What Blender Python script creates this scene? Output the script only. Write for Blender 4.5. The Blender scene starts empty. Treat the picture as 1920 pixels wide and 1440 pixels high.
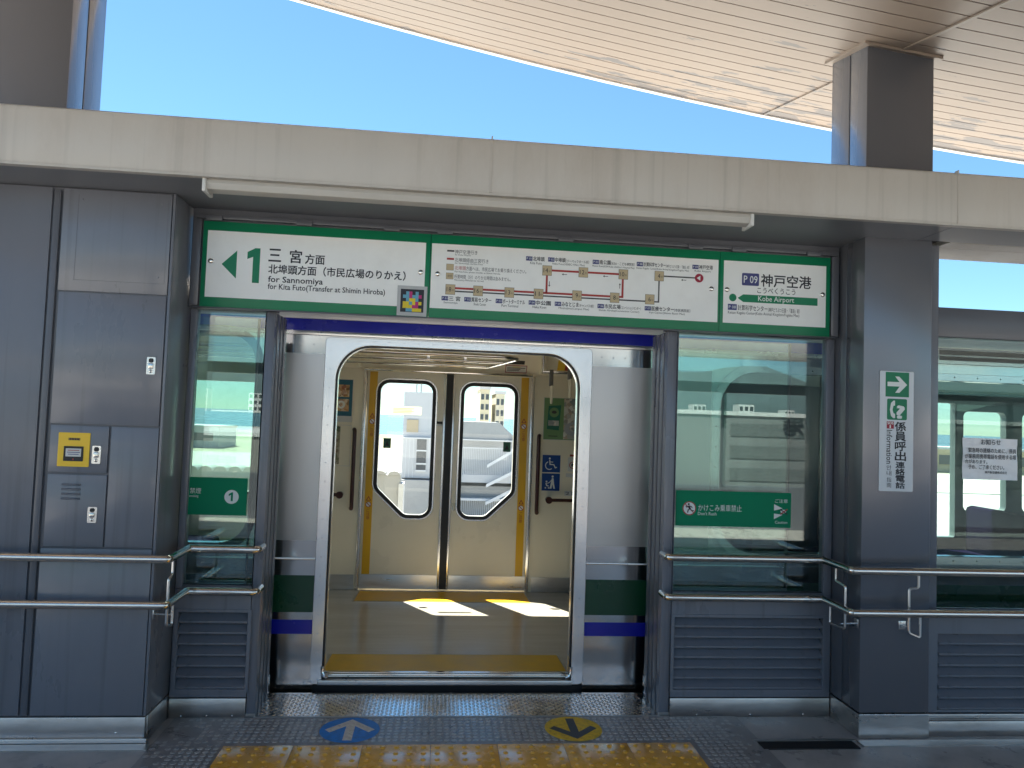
import bpy, bmesh, math, random
from mathutils import Vector, Matrix
random.seed(11)
sc = bpy.context.scene
COL = sc.collection
R = math.radians

# ------------------------------------------------------------------ camera
YAW, PITCH, ROLL, FPX = 0.0969, 0.04785, 0.03591, 1370.0
cam_d = bpy.data.cameras.new('camera'); cam = bpy.data.objects.new('camera', cam_d); COL.objects.link(cam)
cam_d.sensor_width = 36.0; cam_d.lens = FPX / 1920 * 36; cam_d.clip_start = 0.05; cam_d.clip_end = 80000
f0 = Vector((math.sin(YAW), math.cos(YAW), 0)); r0 = Vector((math.cos(YAW), -math.sin(YAW), 0)); u0 = Vector((0, 0, 1))
fw = math.cos(PITCH)*f0 + math.sin(PITCH)*u0; up = math.cos(PITCH)*u0 - math.sin(PITCH)*f0
rt2 = math.cos(ROLL)*r0 + math.sin(ROLL)*up; up2 = math.cos(ROLL)*up - math.sin(ROLL)*r0
M = Matrix((rt2, up2, -fw)).transposed().to_4x4(); M.translation = (0, 0, 1.53)
cam.matrix_world = M
sc.camera = cam

# ------------------------------------------------------------------ world, sun, exposure
SUN = Vector((0.30, -0.475, -1.0)).normalized()            # direction the light travels
EL = math.asin(-SUN.z); AZ = math.atan2(-SUN.x, -SUN.y)     # clockwise from +Y
w = bpy.data.worlds.new('World'); sc.world = w; w.use_nodes = True
nt = w.node_tree; bg = nt.nodes['Background']
sky = nt.nodes.new('ShaderNodeTexSky'); sky.sky_type = 'NISHITA'; sky.sun_disc = False
sky.sun_elevation = EL; sky.sun_rotation = AZ; sky.air_density = 1.0; sky.dust_density = 0.0; sky.ozone_density = 5.0
tint = nt.nodes.new('ShaderNodeMix'); tint.data_type = 'RGBA'; tint.blend_type = 'MULTIPLY'; tint.inputs[0].default_value = 1.0
tint.inputs[7].default_value = (0.74, 0.92, 0.93, 1)          # white balance of the whole sky
nt.links.new(sky.outputs[0], tint.inputs[6]); nt.links.new(tint.outputs[2], bg.inputs[0]); bg.inputs[1].default_value = 0.05
sd = bpy.data.lights.new('sun', 'SUN'); so = bpy.data.objects.new('sun', sd); COL.objects.link(so)
sd.energy = 5.0; sd.angle = R(0.53); sd.color = (1.0, 0.935, 0.83)
so.rotation_euler = SUN.to_track_quat('-Z', 'Y').to_euler(); so.location = (-10, 20, 40)
vs = sc.view_settings; vs.view_transform = 'Standard'; vs.look = 'None'; vs.exposure = 2.25; vs.gamma = 1.0
sc.cycles.use_denoising = True
sc.cycles.max_bounces = 10; sc.cycles.diffuse_bounces = 5; sc.cycles.glossy_bounces = 5; sc.cycles.transparent_max_bounces = 14
sc.cycles.caustics_reflective = False; sc.cycles.caustics_refractive = False
sc.cycles.sample_clamp_indirect = 6.0

# ------------------------------------------------------------------ materials
MATS = {}
def mat(name, col, rough=0.5, metal=0.0, var=0.08, vscale=3.0, stretch=(1, 1, 1), bump=0.0, bscale=60.0,
        coat=0.0, spec=0.5, rvar=0.06, dirt=None, dscale=2.0, damt=0.5, aniso=0.0, streak=0.0, wavy=0.0):
    m = bpy.data.materials.new(name); m.use_nodes = True; N = m.node_tree.nodes; L = m.node_tree.links
    b = N['Principled BSDF']; MATS[name] = m
    b.inputs['Roughness'].default_value = rough; b.inputs['Metallic'].default_value = metal
    b.inputs['Specular IOR Level'].default_value = spec
    b.inputs['Coat Weight'].default_value = coat; b.inputs['Coat Roughness'].default_value = 0.12
    b.inputs['Anisotropic'].default_value = aniso
    tc = N.new('ShaderNodeTexCoord'); mp = N.new('ShaderNodeMapping'); mp.inputs['Scale'].default_value = stretch
    L.new(tc.outputs['Object'], mp.inputs[0])
    nz = N.new('ShaderNodeTexNoise'); nz.inputs['Scale'].default_value = vscale; nz.inputs['Detail'].default_value = 6
    nz.inputs['Roughness'].default_value = 0.6; L.new(mp.outputs[0], nz.inputs['Vector'])
    mr = N.new('ShaderNodeMapRange'); mr.inputs[1].default_value = 0.3; mr.inputs[2].default_value = 0.7
    mr.inputs[3].default_value = 1 - var; mr.inputs[4].default_value = 1 + var; L.new(nz.outputs[0], mr.inputs[0])
    sca = N.new('ShaderNodeVectorMath'); sca.operation = 'SCALE'; sca.inputs[0].default_value = col[:3]
    L.new(mr.outputs[0], sca.inputs['Scale']); out = sca.outputs[0]
    if dirt is not None:
        n2 = N.new('ShaderNodeTexNoise'); n2.inputs['Scale'].default_value = dscale; n2.inputs['Detail'].default_value = 8
        n2.inputs['Roughness'].default_value = 0.7; L.new(mp.outputs[0], n2.inputs['Vector'])
        m2 = N.new('ShaderNodeMapRange'); m2.inputs[1].default_value = 0.48; m2.inputs[2].default_value = 0.72
        m2.inputs[3].default_value = 0; m2.inputs[4].default_value = damt; L.new(n2.outputs[0], m2.inputs[0])
        mx = N.new('ShaderNodeMix'); mx.data_type = 'RGBA'; L.new(m2.outputs[0], mx.inputs[0])
        L.new(out, mx.inputs[6]); mx.inputs[7].default_value = (*dirt, 1); out = mx.outputs[2]
    if streak:                              # rain and drip marks running down the face
        mp2 = N.new('ShaderNodeMapping'); mp2.inputs['Scale'].default_value = (26, 26, .55); L.new(tc.outputs['Object'], mp2.inputs[0])
        n4 = N.new('ShaderNodeTexNoise'); n4.inputs['Scale'].default_value = 1.0; n4.inputs['Detail'].default_value = 4; L.new(mp2.outputs[0], n4.inputs['Vector'])
        m4 = N.new('ShaderNodeMapRange'); m4.inputs[1].default_value = .56; m4.inputs[2].default_value = .76; m4.inputs[3].default_value = 1; m4.inputs[4].default_value = 1 - streak
        L.new(n4.outputs[0], m4.inputs[0]); s4 = N.new('ShaderNodeVectorMath'); s4.operation = 'SCALE'; L.new(out, s4.inputs[0]); L.new(m4.outputs[0], s4.inputs['Scale']); out = s4.outputs[0]
    L.new(out, b.inputs['Base Color'])
    if rvar:
        m3 = N.new('ShaderNodeMapRange'); m3.inputs[1].default_value = 0.3; m3.inputs[2].default_value = 0.7
        m3.inputs[3].default_value = max(0.02, rough - rvar); m3.inputs[4].default_value = min(1, rough + rvar)
        L.new(nz.outputs[0], m3.inputs[0]); L.new(m3.outputs[0], b.inputs['Roughness'])
    if wavy:
        n3 = N.new('ShaderNodeTexNoise'); n3.inputs['Scale'].default_value = 2.2; n3.inputs['Detail'].default_value = 1; L.new(tc.outputs['Object'], n3.inputs['Vector'])
        bp = N.new('ShaderNodeBump'); bp.inputs['Strength'].default_value = wavy; bp.inputs['Distance'].default_value = 0.05; L.new(n3.outputs[0], bp.inputs['Height']); L.new(bp.outputs[0], b.inputs['Normal'])
    elif bump:
        n3 = N.new('ShaderNodeTexNoise'); n3.inputs['Scale'].default_value = bscale; n3.inputs['Detail'].default_value = 3
        L.new(mp.outputs[0], n3.inputs['Vector']); bp = N.new('ShaderNodeBump'); bp.inputs['Strength'].default_value = bump
        bp.inputs['Distance'].default_value = 0.01; L.new(n3.outputs[0], bp.inputs['Height']); L.new(bp.outputs[0], b.inputs['Normal'])
    return m

def glass(name, tint, refl=.045):
    m = bpy.data.materials.new(name); m.use_nodes = True; N = m.node_tree.nodes; L = m.node_tree.links
    N.remove(N['Principled BSDF']); o = N['Material Output']
    t = N.new('ShaderNodeBsdfTransparent'); t.inputs[0].default_value = (*tint, 1)
    g = N.new('ShaderNodeBsdfGlossy'); g.inputs['Roughness'].default_value = 0.0; g.inputs[0].default_value = (0.92, 0.97, 0.95, 1)
    ge = N.new('ShaderNodeNewGeometry'); dt = N.new('ShaderNodeVectorMath'); dt.operation = 'DOT_PRODUCT'
    L.new(ge.outputs['Normal'], dt.inputs[0]); L.new(ge.outputs['Incoming'], dt.inputs[1])
    ab = N.new('ShaderNodeMath'); ab.operation = 'ABSOLUTE'; L.new(dt.outputs['Value'], ab.inputs[0])
    om = N.new('ShaderNodeMath'); om.operation = 'SUBTRACT'; om.inputs[0].default_value = 1; L.new(ab.outputs[0], om.inputs[1])
    pw = N.new('ShaderNodeMath'); pw.operation = 'POWER'; pw.inputs[1].default_value = 5; L.new(om.outputs[0], pw.inputs[0])
    mu = N.new('ShaderNodeMath'); mu.operation = 'MULTIPLY_ADD'; mu.use_clamp = True      # Schlick reflectance of one face
    mu.inputs[1].default_value = 1 - refl; mu.inputs[2].default_value = refl; L.new(pw.outputs[0], mu.inputs[0])
    mx = N.new('ShaderNodeMixShader'); L.new(mu.outputs[0], mx.inputs[0]); L.new(t.outputs[0], mx.inputs[1]); L.new(g.outputs[0], mx.inputs[2])
    L.new(mx.outputs[0], o.inputs[0]); MATS[name] = m
    return m

def print_mat(name, cols, scale, seed=0.0):
    """flat printed picture: cells of colour"""
    m = bpy.data.materials.new(name); m.use_nodes = True; N = m.node_tree.nodes; L = m.node_tree.links; b = N['Principled BSDF']
    tc = N.new('ShaderNodeTexCoord'); nz = N.new('ShaderNodeTexNoise'); nz.inputs['Scale'].default_value = scale * .6
    L.new(tc.outputs['Object'], nz.inputs['Vector'])
    ad = N.new('ShaderNodeVectorMath'); ad.operation = 'MULTIPLY_ADD'; ad.inputs[1].default_value = (.06, .06, .06)
    L.new(nz.outputs['Color'], ad.inputs[0]); L.new(tc.outputs['Object'], ad.inputs[2])
    v = N.new('ShaderNodeTexVoronoi'); v.inputs['Scale'].default_value = scale; L.new(ad.outputs[0], v.inputs['Vector'])
    sp = N.new('ShaderNodeSeparateColor'); L.new(v.outputs['Color'], sp.inputs[0])
    cr = N.new('ShaderNodeValToRGB'); cr.color_ramp.interpolation = 'LINEAR'
    while len(cr.color_ramp.elements) < len(cols): cr.color_ramp.elements.new(0.5)
    for i, c in enumerate(cols):
        cr.color_ramp.elements[i].position = i / (len(cols) - 1); cr.color_ramp.elements[i].color = (*c, 1)
    L.new(sp.outputs[0], cr.inputs[0]); L.new(cr.outputs[0], b.inputs['Base Color']); b.inputs['Roughness'].default_value = .35
    MATS[name] = m; return m

PAINT = mat('grey_paint', (.168, .177, .204), .30, var=.05, vscale=2.2, stretch=(1, 1, .35), coat=.3, wavy=.10, dirt=(.12, .125, .135), dscale=3.0, damt=.3, streak=.22, rvar=.05)
BODY = mat('polished_body_steel', (.62, .605, .58), .14, 1.0, var=.02, vscale=1.5, rvar=.02, wavy=.12)
PAINT_D = mat('dark_grey_paint', (.11, .116, .134), .36, var=.06, vscale=3, coat=.15)
PILLAR = mat('pillar_paint', (.165, .172, .195), .26, .5, var=.02, vscale=2, stretch=(1, 1, .3), coat=.4, rvar=.015, wavy=.05)
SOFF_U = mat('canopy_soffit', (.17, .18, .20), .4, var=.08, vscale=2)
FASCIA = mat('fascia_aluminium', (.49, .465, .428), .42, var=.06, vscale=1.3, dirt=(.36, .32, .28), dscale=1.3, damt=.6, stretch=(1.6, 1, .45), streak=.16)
WHITE = mat('white_enamel', (.62, .62, .60), .35, var=.03)
LAMP_COVER = mat('lamp_cover', (.52, .50, .46), .4, var=.06, dirt=(.4, .36, .3), dscale=6, damt=.4)
STEEL = mat('brushed_steel', (.66, .645, .62), .27, 1.0, var=.02, vscale=1.5, rvar=.03, aniso=.4)
STEEL_H = mat('brushed_steel_skirting', (.60, .585, .56), .32, 1.0, var=.08, vscale=4, stretch=(.6, 1, 3), rvar=.08, dirt=(.2, .18, .15), dscale=3, damt=.5)
CHROME = mat('polished_steel', (.70, .66, .60), .10, 1.0, var=.03, rvar=.03)
FILM = mat('matte_silver_film', (.50, .485, .47), .34, .75, var=.03, vscale=2)
FRAME_S = mat('satin_steel_frame', (.80, .795, .79), .22, .75, var=.03, vscale=4, rvar=.05)
TRIMW = mat('silver_white', (.72, .71, .69), .35, .2, var=.04)
BLUE = mat('navy_stripe', (.010, .016, .36), .25, var=.05, coat=.3)
GREEN_D = mat('dark_green_stripe', (.004, .055, .022), .28, var=.05, coat=.3)
GREEN = mat('sign_green', (.004, .190, .085), .38, var=.04, vscale=5, spec=.35)
SIGNW = mat('sign_white', (.84, .845, .82), .40, var=.035, vscale=3, dirt=(.70, .69, .65), dscale=5, damt=.3)
BANDG = mat('green_film', (.003, .21, .10), .5, var=.05, spec=.15)
INK = mat('black_ink', (.012, .014, .022), .5, var=0, rvar=0)
INKG = mat('grey_ink', (.06, .06, .06), .5, var=0, rvar=0)
RED = mat('red_ink', (.36, .03, .025), .5, var=0, rvar=0)
MAROON = mat('maroon_ink', (.32, .005, .03), .45, var=0, rvar=0)
NAVY = mat('navy_ink', (.045, .05, .19), .5, var=0, rvar=0)
CREAM = mat('cream_ink', (.50, .40, .24), .5, var=0, rvar=0)
PALE = mat('white_ink', (.75, .78, .76), .5, var=0, rvar=0)
YEL_I = mat('yellow_ink', (.70, .55, .02), .5, var=0, rvar=0)
CYAN_I = mat('cyan_ink', (.12, .35, .48), .5, var=0, rvar=0)
PINK_I = mat('pink_ink', (.45, .02, .16), .5, var=0, rvar=0)
BLACK = mat('black_rubber', (.012, .012, .013), .5, var=.1)
DARK = mat('dark_void', (.008, .008, .009), .7, var=0)
WALLC = mat('cream_wall', (.80, .745, .59), .38, var=.03, vscale=2, coat=.1)
DOORC = mat('cream_door', (.82, .775, .64), .30, var=.03, vscale=3, coat=.25)
CEIL = mat('ivory_ceiling', (.84, .78, .64), .45, var=.02)
VINYL = mat('grey_vinyl_floor', (.44, .40, .34), .22, var=.08, vscale=1.2, stretch=(1, 8, 1), rvar=.05, coat=.35)
YEL = mat('yellow_mat', (.72, .41, .012), .42, var=.10, vscale=6, rvar=.06, spec=.3)
YELS = mat('yellow_strip', (.74, .42, .012), .35, var=.05)
YELP = mat('yellow_panel', (.92, .58, .025), .4, var=.03)
TACT = mat('tactile_yellow', (.90, .46, .055), .26, var=.12, vscale=9, rvar=.08, dirt=(.42, .24, .05), dscale=9, damt=.45, coat=.6)
RUBBER = mat('grey_rubber_floor', (.25, .245, .24), .34, var=.16, vscale=12, dirt=(.13, .125, .12), dscale=4, damt=.6, rvar=.12)
STUD = mat('rubber_stud', (.38, .38, .375), .28, var=.08, vscale=25, rvar=.10)
FLOOR = mat('platform_paving', (.40, .385, .365), .34, var=.14, vscale=6, bump=.03, bscale=80, dirt=(.22, .21, .20), dscale=5, damt=.7, rvar=.14)
PLATE = mat('tread_plate', (.74, .72, .69), .22, 1.0, var=.16, vscale=9, rvar=.10, dirt=(.34, .32, .29), dscale=6, damt=.5)
STICKB = mat('blue_floor_film', (.015, .24, .72), .5, var=.15, vscale=20, dirt=(.02, .07, .18), dscale=30, damt=.5)
STICKW = mat('white_floor_film', (.75, .70, .62), .55, var=.15, vscale=30, dirt=(.25, .22, .18), dscale=40, damt=.7)
STICKY = mat('yellow_floor_film', (.80, .52, .02), .5, var=.15, vscale=30, dirt=(.25, .14, .02), dscale=40, damt=.7)
STICKK = mat('black_floor_film', (.03, .032, .035), .5, var=.15, vscale=30)
BROWN = mat('brown_grip', (.045, .012, .012), .35, var=.05)
SEATM = mat('purple_moquette', (.012, .008, .030), .95, var=.25, vscale=60, spec=.05)
STRAP = mat('grey_strap', (.16, .15, .13), .7, var=.05)
STRAPW = mat('ivory_handle', (.70, .64, .48), .4, var=.03)
BLUES = mat('pictogram_blue', (.006, .055, .25), .4, var=.02)
GLASS_S = glass('screen_glass', (.84, .925, .90), .085)
GLASS_X = glass('clear_screen_glass', (.86, .92, .905), .02)
GLASS_T = glass('train_glass', (.82, .88, .87), .045)
GLASS_D = glass('door_glass', (.955, .985, .985), .03)
def film(name, tint, body):
    m = bpy.data.materials.new(name); m.use_nodes = True; N = m.node_tree.nodes; L = m.node_tree.links; N.remove(N['Principled BSDF'])
    a = N.new('ShaderNodeBsdfTransparent'); a.inputs[0].default_value = (*tint, 1); t = N.new('ShaderNodeBsdfTranslucent'); t.inputs[0].default_value = (*body, 1)
    x = N.new('ShaderNodeMixShader'); x.inputs[0].default_value = .55; L.new(a.outputs[0], x.inputs[1]); L.new(t.outputs[0], x.inputs[2]); L.new(x.outputs[0], N['Material Output'].inputs[0]); MATS[name] = m; return m
NOTICE_F = film('pale_notice_film', (.80, .80, .62), (.80, .80, .62))

def soffit_mat():
    m = mat('soffit_plank_paint', (.268, .213, .170), .45, var=.04, vscale=.8, rvar=.05)
    N = m.node_tree.nodes; L = m.node_tree.links; b = N['Principled BSDF']
    tc = N.new('ShaderNodeTexCoord'); mp = N.new('ShaderNodeMapping'); mp.inputs['Scale'].default_value = (1.3, 3.6, .3)
    L.new(tc.outputs['Object'], mp.inputs[0])
    n = N.new('ShaderNodeTexNoise'); n.inputs['Scale'].default_value = 1.9; n.inputs['Detail'].default_value = 9; n.inputs['Roughness'].default_value = .62
    L.new(mp.outputs[0], n.inputs['Vector'])
    sep = N.new('ShaderNodeSeparateXYZ'); L.new(tc.outputs['Object'], sep.inputs[0])
    ey = N.new('ShaderNodeMapRange'); ey.inputs[1].default_value = 4.1; ey.inputs[2].default_value = 4.9; ey.inputs[3].default_value = -.12; ey.inputs[4].default_value = .012
    L.new(sep.outputs[1], ey.inputs[0])
    ex = N.new('ShaderNodeMapRange'); ex.inputs[1].default_value = .2; ex.inputs[2].default_value = 1.7; ex.inputs[3].default_value = -.10; ex.inputs[4].default_value = .035
    L.new(sep.outputs[0], ex.inputs[0])
    a = N.new('ShaderNodeMath'); L.new(n.outputs[0], a.inputs[0]); L.new(ey.outputs[0], a.inputs[1])
    a2 = N.new('ShaderNodeMath'); L.new(a.outputs[0], a2.inputs[0]); L.new(ex.outputs[0], a2.inputs[1])
    th = N.new('ShaderNodeMapRange'); th.inputs[1].default_value = .552; th.inputs[2].default_value = .557; L.new(a2.outputs[0], th.inputs[0])
    src = b.inputs['Base Color'].links[0].from_socket
    mx = N.new('ShaderNodeMix'); mx.data_type = 'RGBA'; L.new(th.outputs[0], mx.inputs[0]); L.new(src, mx.inputs[6]); mx.inputs[7].default_value = (.135, .122, .118, 1)
    L.new(mx.outputs[2], b.inputs['Base Color'])
    return m
SOFFIT = soffit_mat()

# ------------------------------------------------------------------ builders
ORG = {}
def root_org(o):
    while o is not None and o.parent is not None: o = o.parent
    return ORG.get(o.name, Vector((0, 0, 0))) if o else Vector((0, 0, 0))

def tags(o, label=None, cat=None, group=None, kind=None):
    if label: o['label'] = label
    if cat: o['category'] = cat
    if group: o['group'] = group
    if kind: o['kind'] = kind
    return o

def thing(name, label, cat, loc, group=None):
    o = bpy.data.objects.new(name, None); o.empty_display_size = .1; COL.objects.link(o); o.location = loc
    ORG[o.name] = Vector(loc); return tags(o, label, cat, group)

def link(name, me, m, parent=None, loc=None):
    if m is not None and not me.materials: me.materials.append(m)
    o = bpy.data.objects.new(name, me); COL.objects.link(o)
    if parent is not None: o.parent = parent
    if loc is not None: o.location = loc
    if parent is None: ORG[o.name] = Vector((0, 0, 0))
    return o

class MB:
    def __init__(s): s.v = []; s.f = []
    def add(s, vs, fs):
        n = len(s.v); s.v += [tuple(v) for v in vs]; s.f += [tuple(i + n for i in f) for f in fs]; return s
    def box(s, x0, x1, y0, y1, z0, z1, b=0.0):
        if b <= 0:
            return s.add([(x0, y0, z0), (x1, y0, z0), (x1, y1, z0), (x0, y1, z0), (x0, y0, z1), (x1, y0, z1), (x1, y1, z1), (x0, y1, z1)],
                         [(3, 2, 1, 0), (4, 5, 6, 7), (0, 1, 5, 4), (1, 2, 6, 5), (2, 3, 7, 6), (3, 0, 4, 7)])
        bm = bmesh.new(); bmesh.ops.create_cube(bm, size=1)
        for v in bm.verts: v.co = ((x0 + x1)/2 + v.co.x*(x1 - x0), (y0 + y1)/2 + v.co.y*(y1 - y0), (z0 + z1)/2 + v.co.z*(z1 - z0))
        bmesh.ops.bevel(bm, geom=bm.edges[:], offset=min(b, .45*min(x1-x0, y1-y0, z1-z0)), segments=2, affect='EDGES', profile=.5)
        bm.verts.index_update(); s.add([v.co for v in bm.verts], [[v.index for v in f.verts] for f in bm.faces]); bm.free(); return s
    def tube(s, pts, r, seg=12, caps=True):
        pts = [Vector(p) for p in pts]; rings = []; prev = None
        for i, p in enumerate(pts):
            d = (pts[min(i+1, len(pts)-1)] - pts[max(i-1, 0)]).normalized()
            if prev is None:
                a = d.orthogonal().normalized()
            else:
                a = (prev - d*prev.dot(d)).normalized()
            prev = a; b = d.cross(a)
            k = 1.0
            if 0 < i < len(pts)-1:
                c = (pts[i]-pts[i-1]).normalized().dot((pts[i+1]-pts[i]).normalized()); k = 1/max(.5, math.sqrt((1+c)/2))
            rings.append([p + (a*math.cos(t*2*math.pi/seg) + b*math.sin(t*2*math.pi/seg))*r for t in range(seg)])
        vs = [v for rg in rings for v in rg]; fs = []
        for i in range(len(rings)-1):
            for t in range(seg):
                t2 = (t+1) % seg; fs.append((i*seg+t, i*seg+t2, (i+1)*seg+t2, (i+1)*seg+t))
        if caps:
            fs.append(tuple(range(seg-1, -1, -1))); fs.append(tuple((len(rings)-1)*seg+t for t in range(seg)))
        return s.add(vs, fs)
    def prism(s, poly, a, b, plane='xz'):
        """extrude a polygon: plane xz -> along y from a to b; xy -> along z; yz -> along x"""
        n = len(poly)
        P = {'xz': lambda p, t: (p[0], t, p[1]), 'xy': lambda p, t: (p[0], p[1], t), 'yz': lambda p, t: (t, p[0], p[1])}[plane]
        vs = [P(p, a) for p in poly] + [P(p, b) for p in poly]
        fs = [tuple(range(n)), tuple(range(2*n-1, n-1, -1))] + [(i, i+n, (i+1) % n + n, (i+1) % n) for i in range(n)]
        return s.add(vs, fs)
    def dome(s, c, r, h, axis='-y', seg=10):
        ax = {'-y': (Vector((1, 0, 0)), Vector((0, 0, 1)), Vector((0, -1, 0))), 'z': (Vector((1, 0, 0)), Vector((0, 1, 0)), Vector((0, 0, 1)))}[axis]
        c = Vector(c); vs = []; lv = ((1, 0), (.85, .6), (.5, .93))
        for k, q in lv:
            vs += [c + (ax[0]*math.cos(t*2*math.pi/seg) + ax[1]*math.sin(t*2*math.pi/seg))*r*k + ax[2]*h*q for t in range(seg)]
        vs.append(c + ax[2]*h); fs = []
        for i in range(2):
            for t in range(seg):
                t2 = (t+1) % seg; fs.append((i*seg+t, i*seg+t2, (i+1)*seg+t2, (i+1)*seg+t))
        for t in range(seg): fs.append((2*seg+t, 2*seg+(t+1) % seg, 3*seg))
        return s.add(vs, fs)
    def mesh(s, name, off=Vector((0, 0, 0)), smooth=False):
        me = bpy.data.meshes.new(name); me.from_pydata([Vector(v) - off for v in s.v], [], s.f)
        bm = bmesh.new(); bm.from_mesh(me); bmesh.ops.recalc_face_normals(bm, faces=bm.faces[:]); bm.to_mesh(me); bm.free()
        if smooth:
            me.polygons.foreach_set('use_smooth', [True]*len(me.polygons)); me.set_sharp_from_angle(angle=R(38))
        me.update(); return me
    def build(s, name, m, parent=None, smooth=False, **t):
        return tags(link(name, s.mesh(name, root_org(parent), smooth), m, parent), **t)

def bx(name, m, parent, x0, x1, y0, y1, z0, z1, b=0.0, **t):
    return MB().box(x0, x1, y0, y1, z0, z1, b).build(name, m, parent, smooth=b > 0, **t)

MAP = {'front': lambda v, d: (v.x, d - v.z, v.y), 'floor': lambda v, d: (v.x, v.y, d + v.z), 'back': lambda v, d: (-v.x, d + v.z, v.y)}
def curve_mesh(cu):
    o = bpy.data.objects.new('tmp', cu); COL.objects.link(o)
    me = bpy.data.meshes.new_from_object(o); bpy.data.objects.remove(o)
    return me
def plate(name, loops, depth, th, m, parent=None, view='front', bev=0.0, smooth=False, **t):
    """flat sheet with holes; its visible face lies at 'depth' and it is th thick behind that"""
    cu = bpy.data.curves.new('tmp', 'CURVE'); cu.dimensions = '2D'; cu.fill_mode = 'BOTH'; cu.extrude = th/2 - bev; cu.bevel_depth = bev; cu.bevel_resolution = 2; cu.offset = -bev
    for lp in loops:
        sp = cu.splines.new('POLY'); sp.points.add(len(lp)-1); sp.use_cyclic_u = True
        for p, q in zip(sp.points, lp): p.co = (q[0], q[1], 0, 1)
    me = curve_mesh(cu); bpy.data.curves.remove(cu); me.name = name
    d = depth + (th/2 if view == 'front' else -th/2); off = root_org(parent)
    for v in me.vertices: v.co = Vector(MAP[view](v.co, d)) - off
    me.materials.clear(); me.update()
    if smooth: me.polygons.foreach_set('use_smooth', [True]*len(me.polygons)); me.set_sharp_from_angle(angle=R(40))
    return tags(link(name, me, m, parent), **t)
FONT_OFF = {}
def text(body, box, depth, m, parent, view='front', bold=0.0, rot=0, name='lettering', th=.0008, spacing=1.0, **t):
    """lettering fitted into box = (x0, z0, x1, z1)"""
    cu = bpy.data.curves.new('tmp', 'FONT'); cu.body = body; cu.size = 1.0; cu.fill_mode = 'FRONT'; cu.resolution_u = 2; cu.space_character = spacing
    me = curve_mesh(cu); bpy.data.curves.remove(cu); me.name = name
    if not me.vertices: return None
    if rot:
        Rm_ = Matrix.Rotation(R(rot), 3, 'Z')
        for v in me.vertices: v.co = Rm_ @ v.co
    xs = [v.co.x for v in me.vertices]; ys = [v.co.y for v in me.vertices]
    a, b, c, d = min(xs), max(xs), min(ys), max(ys); off = root_org(parent)
    sx = (box[2]-box[0])/(b-a); sy = (box[3]-box[1])/(d-c) if d > c else sx
    for v in me.vertices:
        p = Vector((box[0] + (v.co.x-a)*sx, box[1] + (v.co.y-c)*sy, 0)); v.co = p
    if bold > 0:                            # heavier strokes: shifted layers, each a hair in front of the last
        e = bold*.9*sx; base = [v.co.copy() for v in me.vertices]; pol = [tuple(p.vertices) for p in me.polygons]; nv = len(base); vv, pp = [], []
        for k, (dx, dy) in enumerate(((-e, -e), (e, -e), (e, e), (-e, e))):
            vv += [Vector((q.x+dx, q.y+dy, .00008*k)) for q in base]; pp += [tuple(i+nv*k for i in f) for f in pol]
        bpy.data.meshes.remove(me); me = bpy.data.meshes.new(name); me.from_pydata(vv, [], pp)
    for v in me.vertices: v.co = Vector(MAP[view](v.co, depth)) - off
    me.materials.clear(); me.update()
    return tags(link(name, me, m, parent), **t)
def sheet(name, poly, depth, m, parent, view='front', **t):
    return plate(name, [poly], depth, .0006, m, parent, view, **t)
def rect(x0, z0, x1, z1): return [(x0, z0), (x1, z0), (x1, z1), (x0, z1)]
def rr(x0, z0, x1, z1, r, seg=6, rb=None):
    rb = r if rb is None else rb; out = []
    for cx, cz, a, q in ((x1-rb, z0+rb, -90, rb), (x1-r, z1-r, 0, r), (x0+r, z1-r, 90, r), (x0+rb, z0+rb, 180, rb)):
        for i in range(seg+1):
            t = R(a + 90*i/seg); out.append((cx + q*math.cos(t), cz + q*math.sin(t)))
    return out
def rpoly(pts, r, seg=5):
    out = []; n = len(pts)
    for i in range(n):
        p = Vector(pts[i]); a = (Vector(pts[i-1]) - p).normalized(); b = (Vector(pts[(i+1) % n]) - p).normalized()
        ang = a.angle(b); d = r/math.tan(ang/2); p0 = p + a*d; p1 = p + b*d
        c = p + (a+b).normalized()*(r/math.sin(ang/2))
        t0 = math.atan2(*(p0-c).yx); t1 = math.atan2(*(p1-c).yx); dt = (t1-t0 + math.pi) % (2*math.pi) - math.pi
        out += [(c.x + r*math.cos(t0+dt*k/seg), c.y + r*math.sin(t0+dt*k/seg)) for k in range(seg+1)]
    return out
def circ(cx, cz, r, n=24, rz=None): return [(cx + r*math.cos(2*math.pi*i/n), cz + (rz or r)*math.sin(2*math.pi*i/n)) for i in range(n)]
def stroke(pts, wd):
    """polyline thickened to a polygon"""
    L, Rr = [], []
    for i, p in enumerate(pts):
        p = Vector(p); d0 = (p - Vector(pts[i-1])).normalized() if i else (Vector(pts[1]) - p).normalized()
        d1 = (Vector(pts[i+1]) - p).normalized() if i < len(pts)-1 else d0
        t = (d0+d1).normalized(); n = Vector((-t.y, t.x)); k = wd/2/max(.3, n.dot(Vector((-d0.y, d0.x)))); L.append(p+n*k); Rr.append(p-n*k)
    return [tuple(q) for q in L] + [tuple(q) for q in reversed(Rr)]

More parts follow.
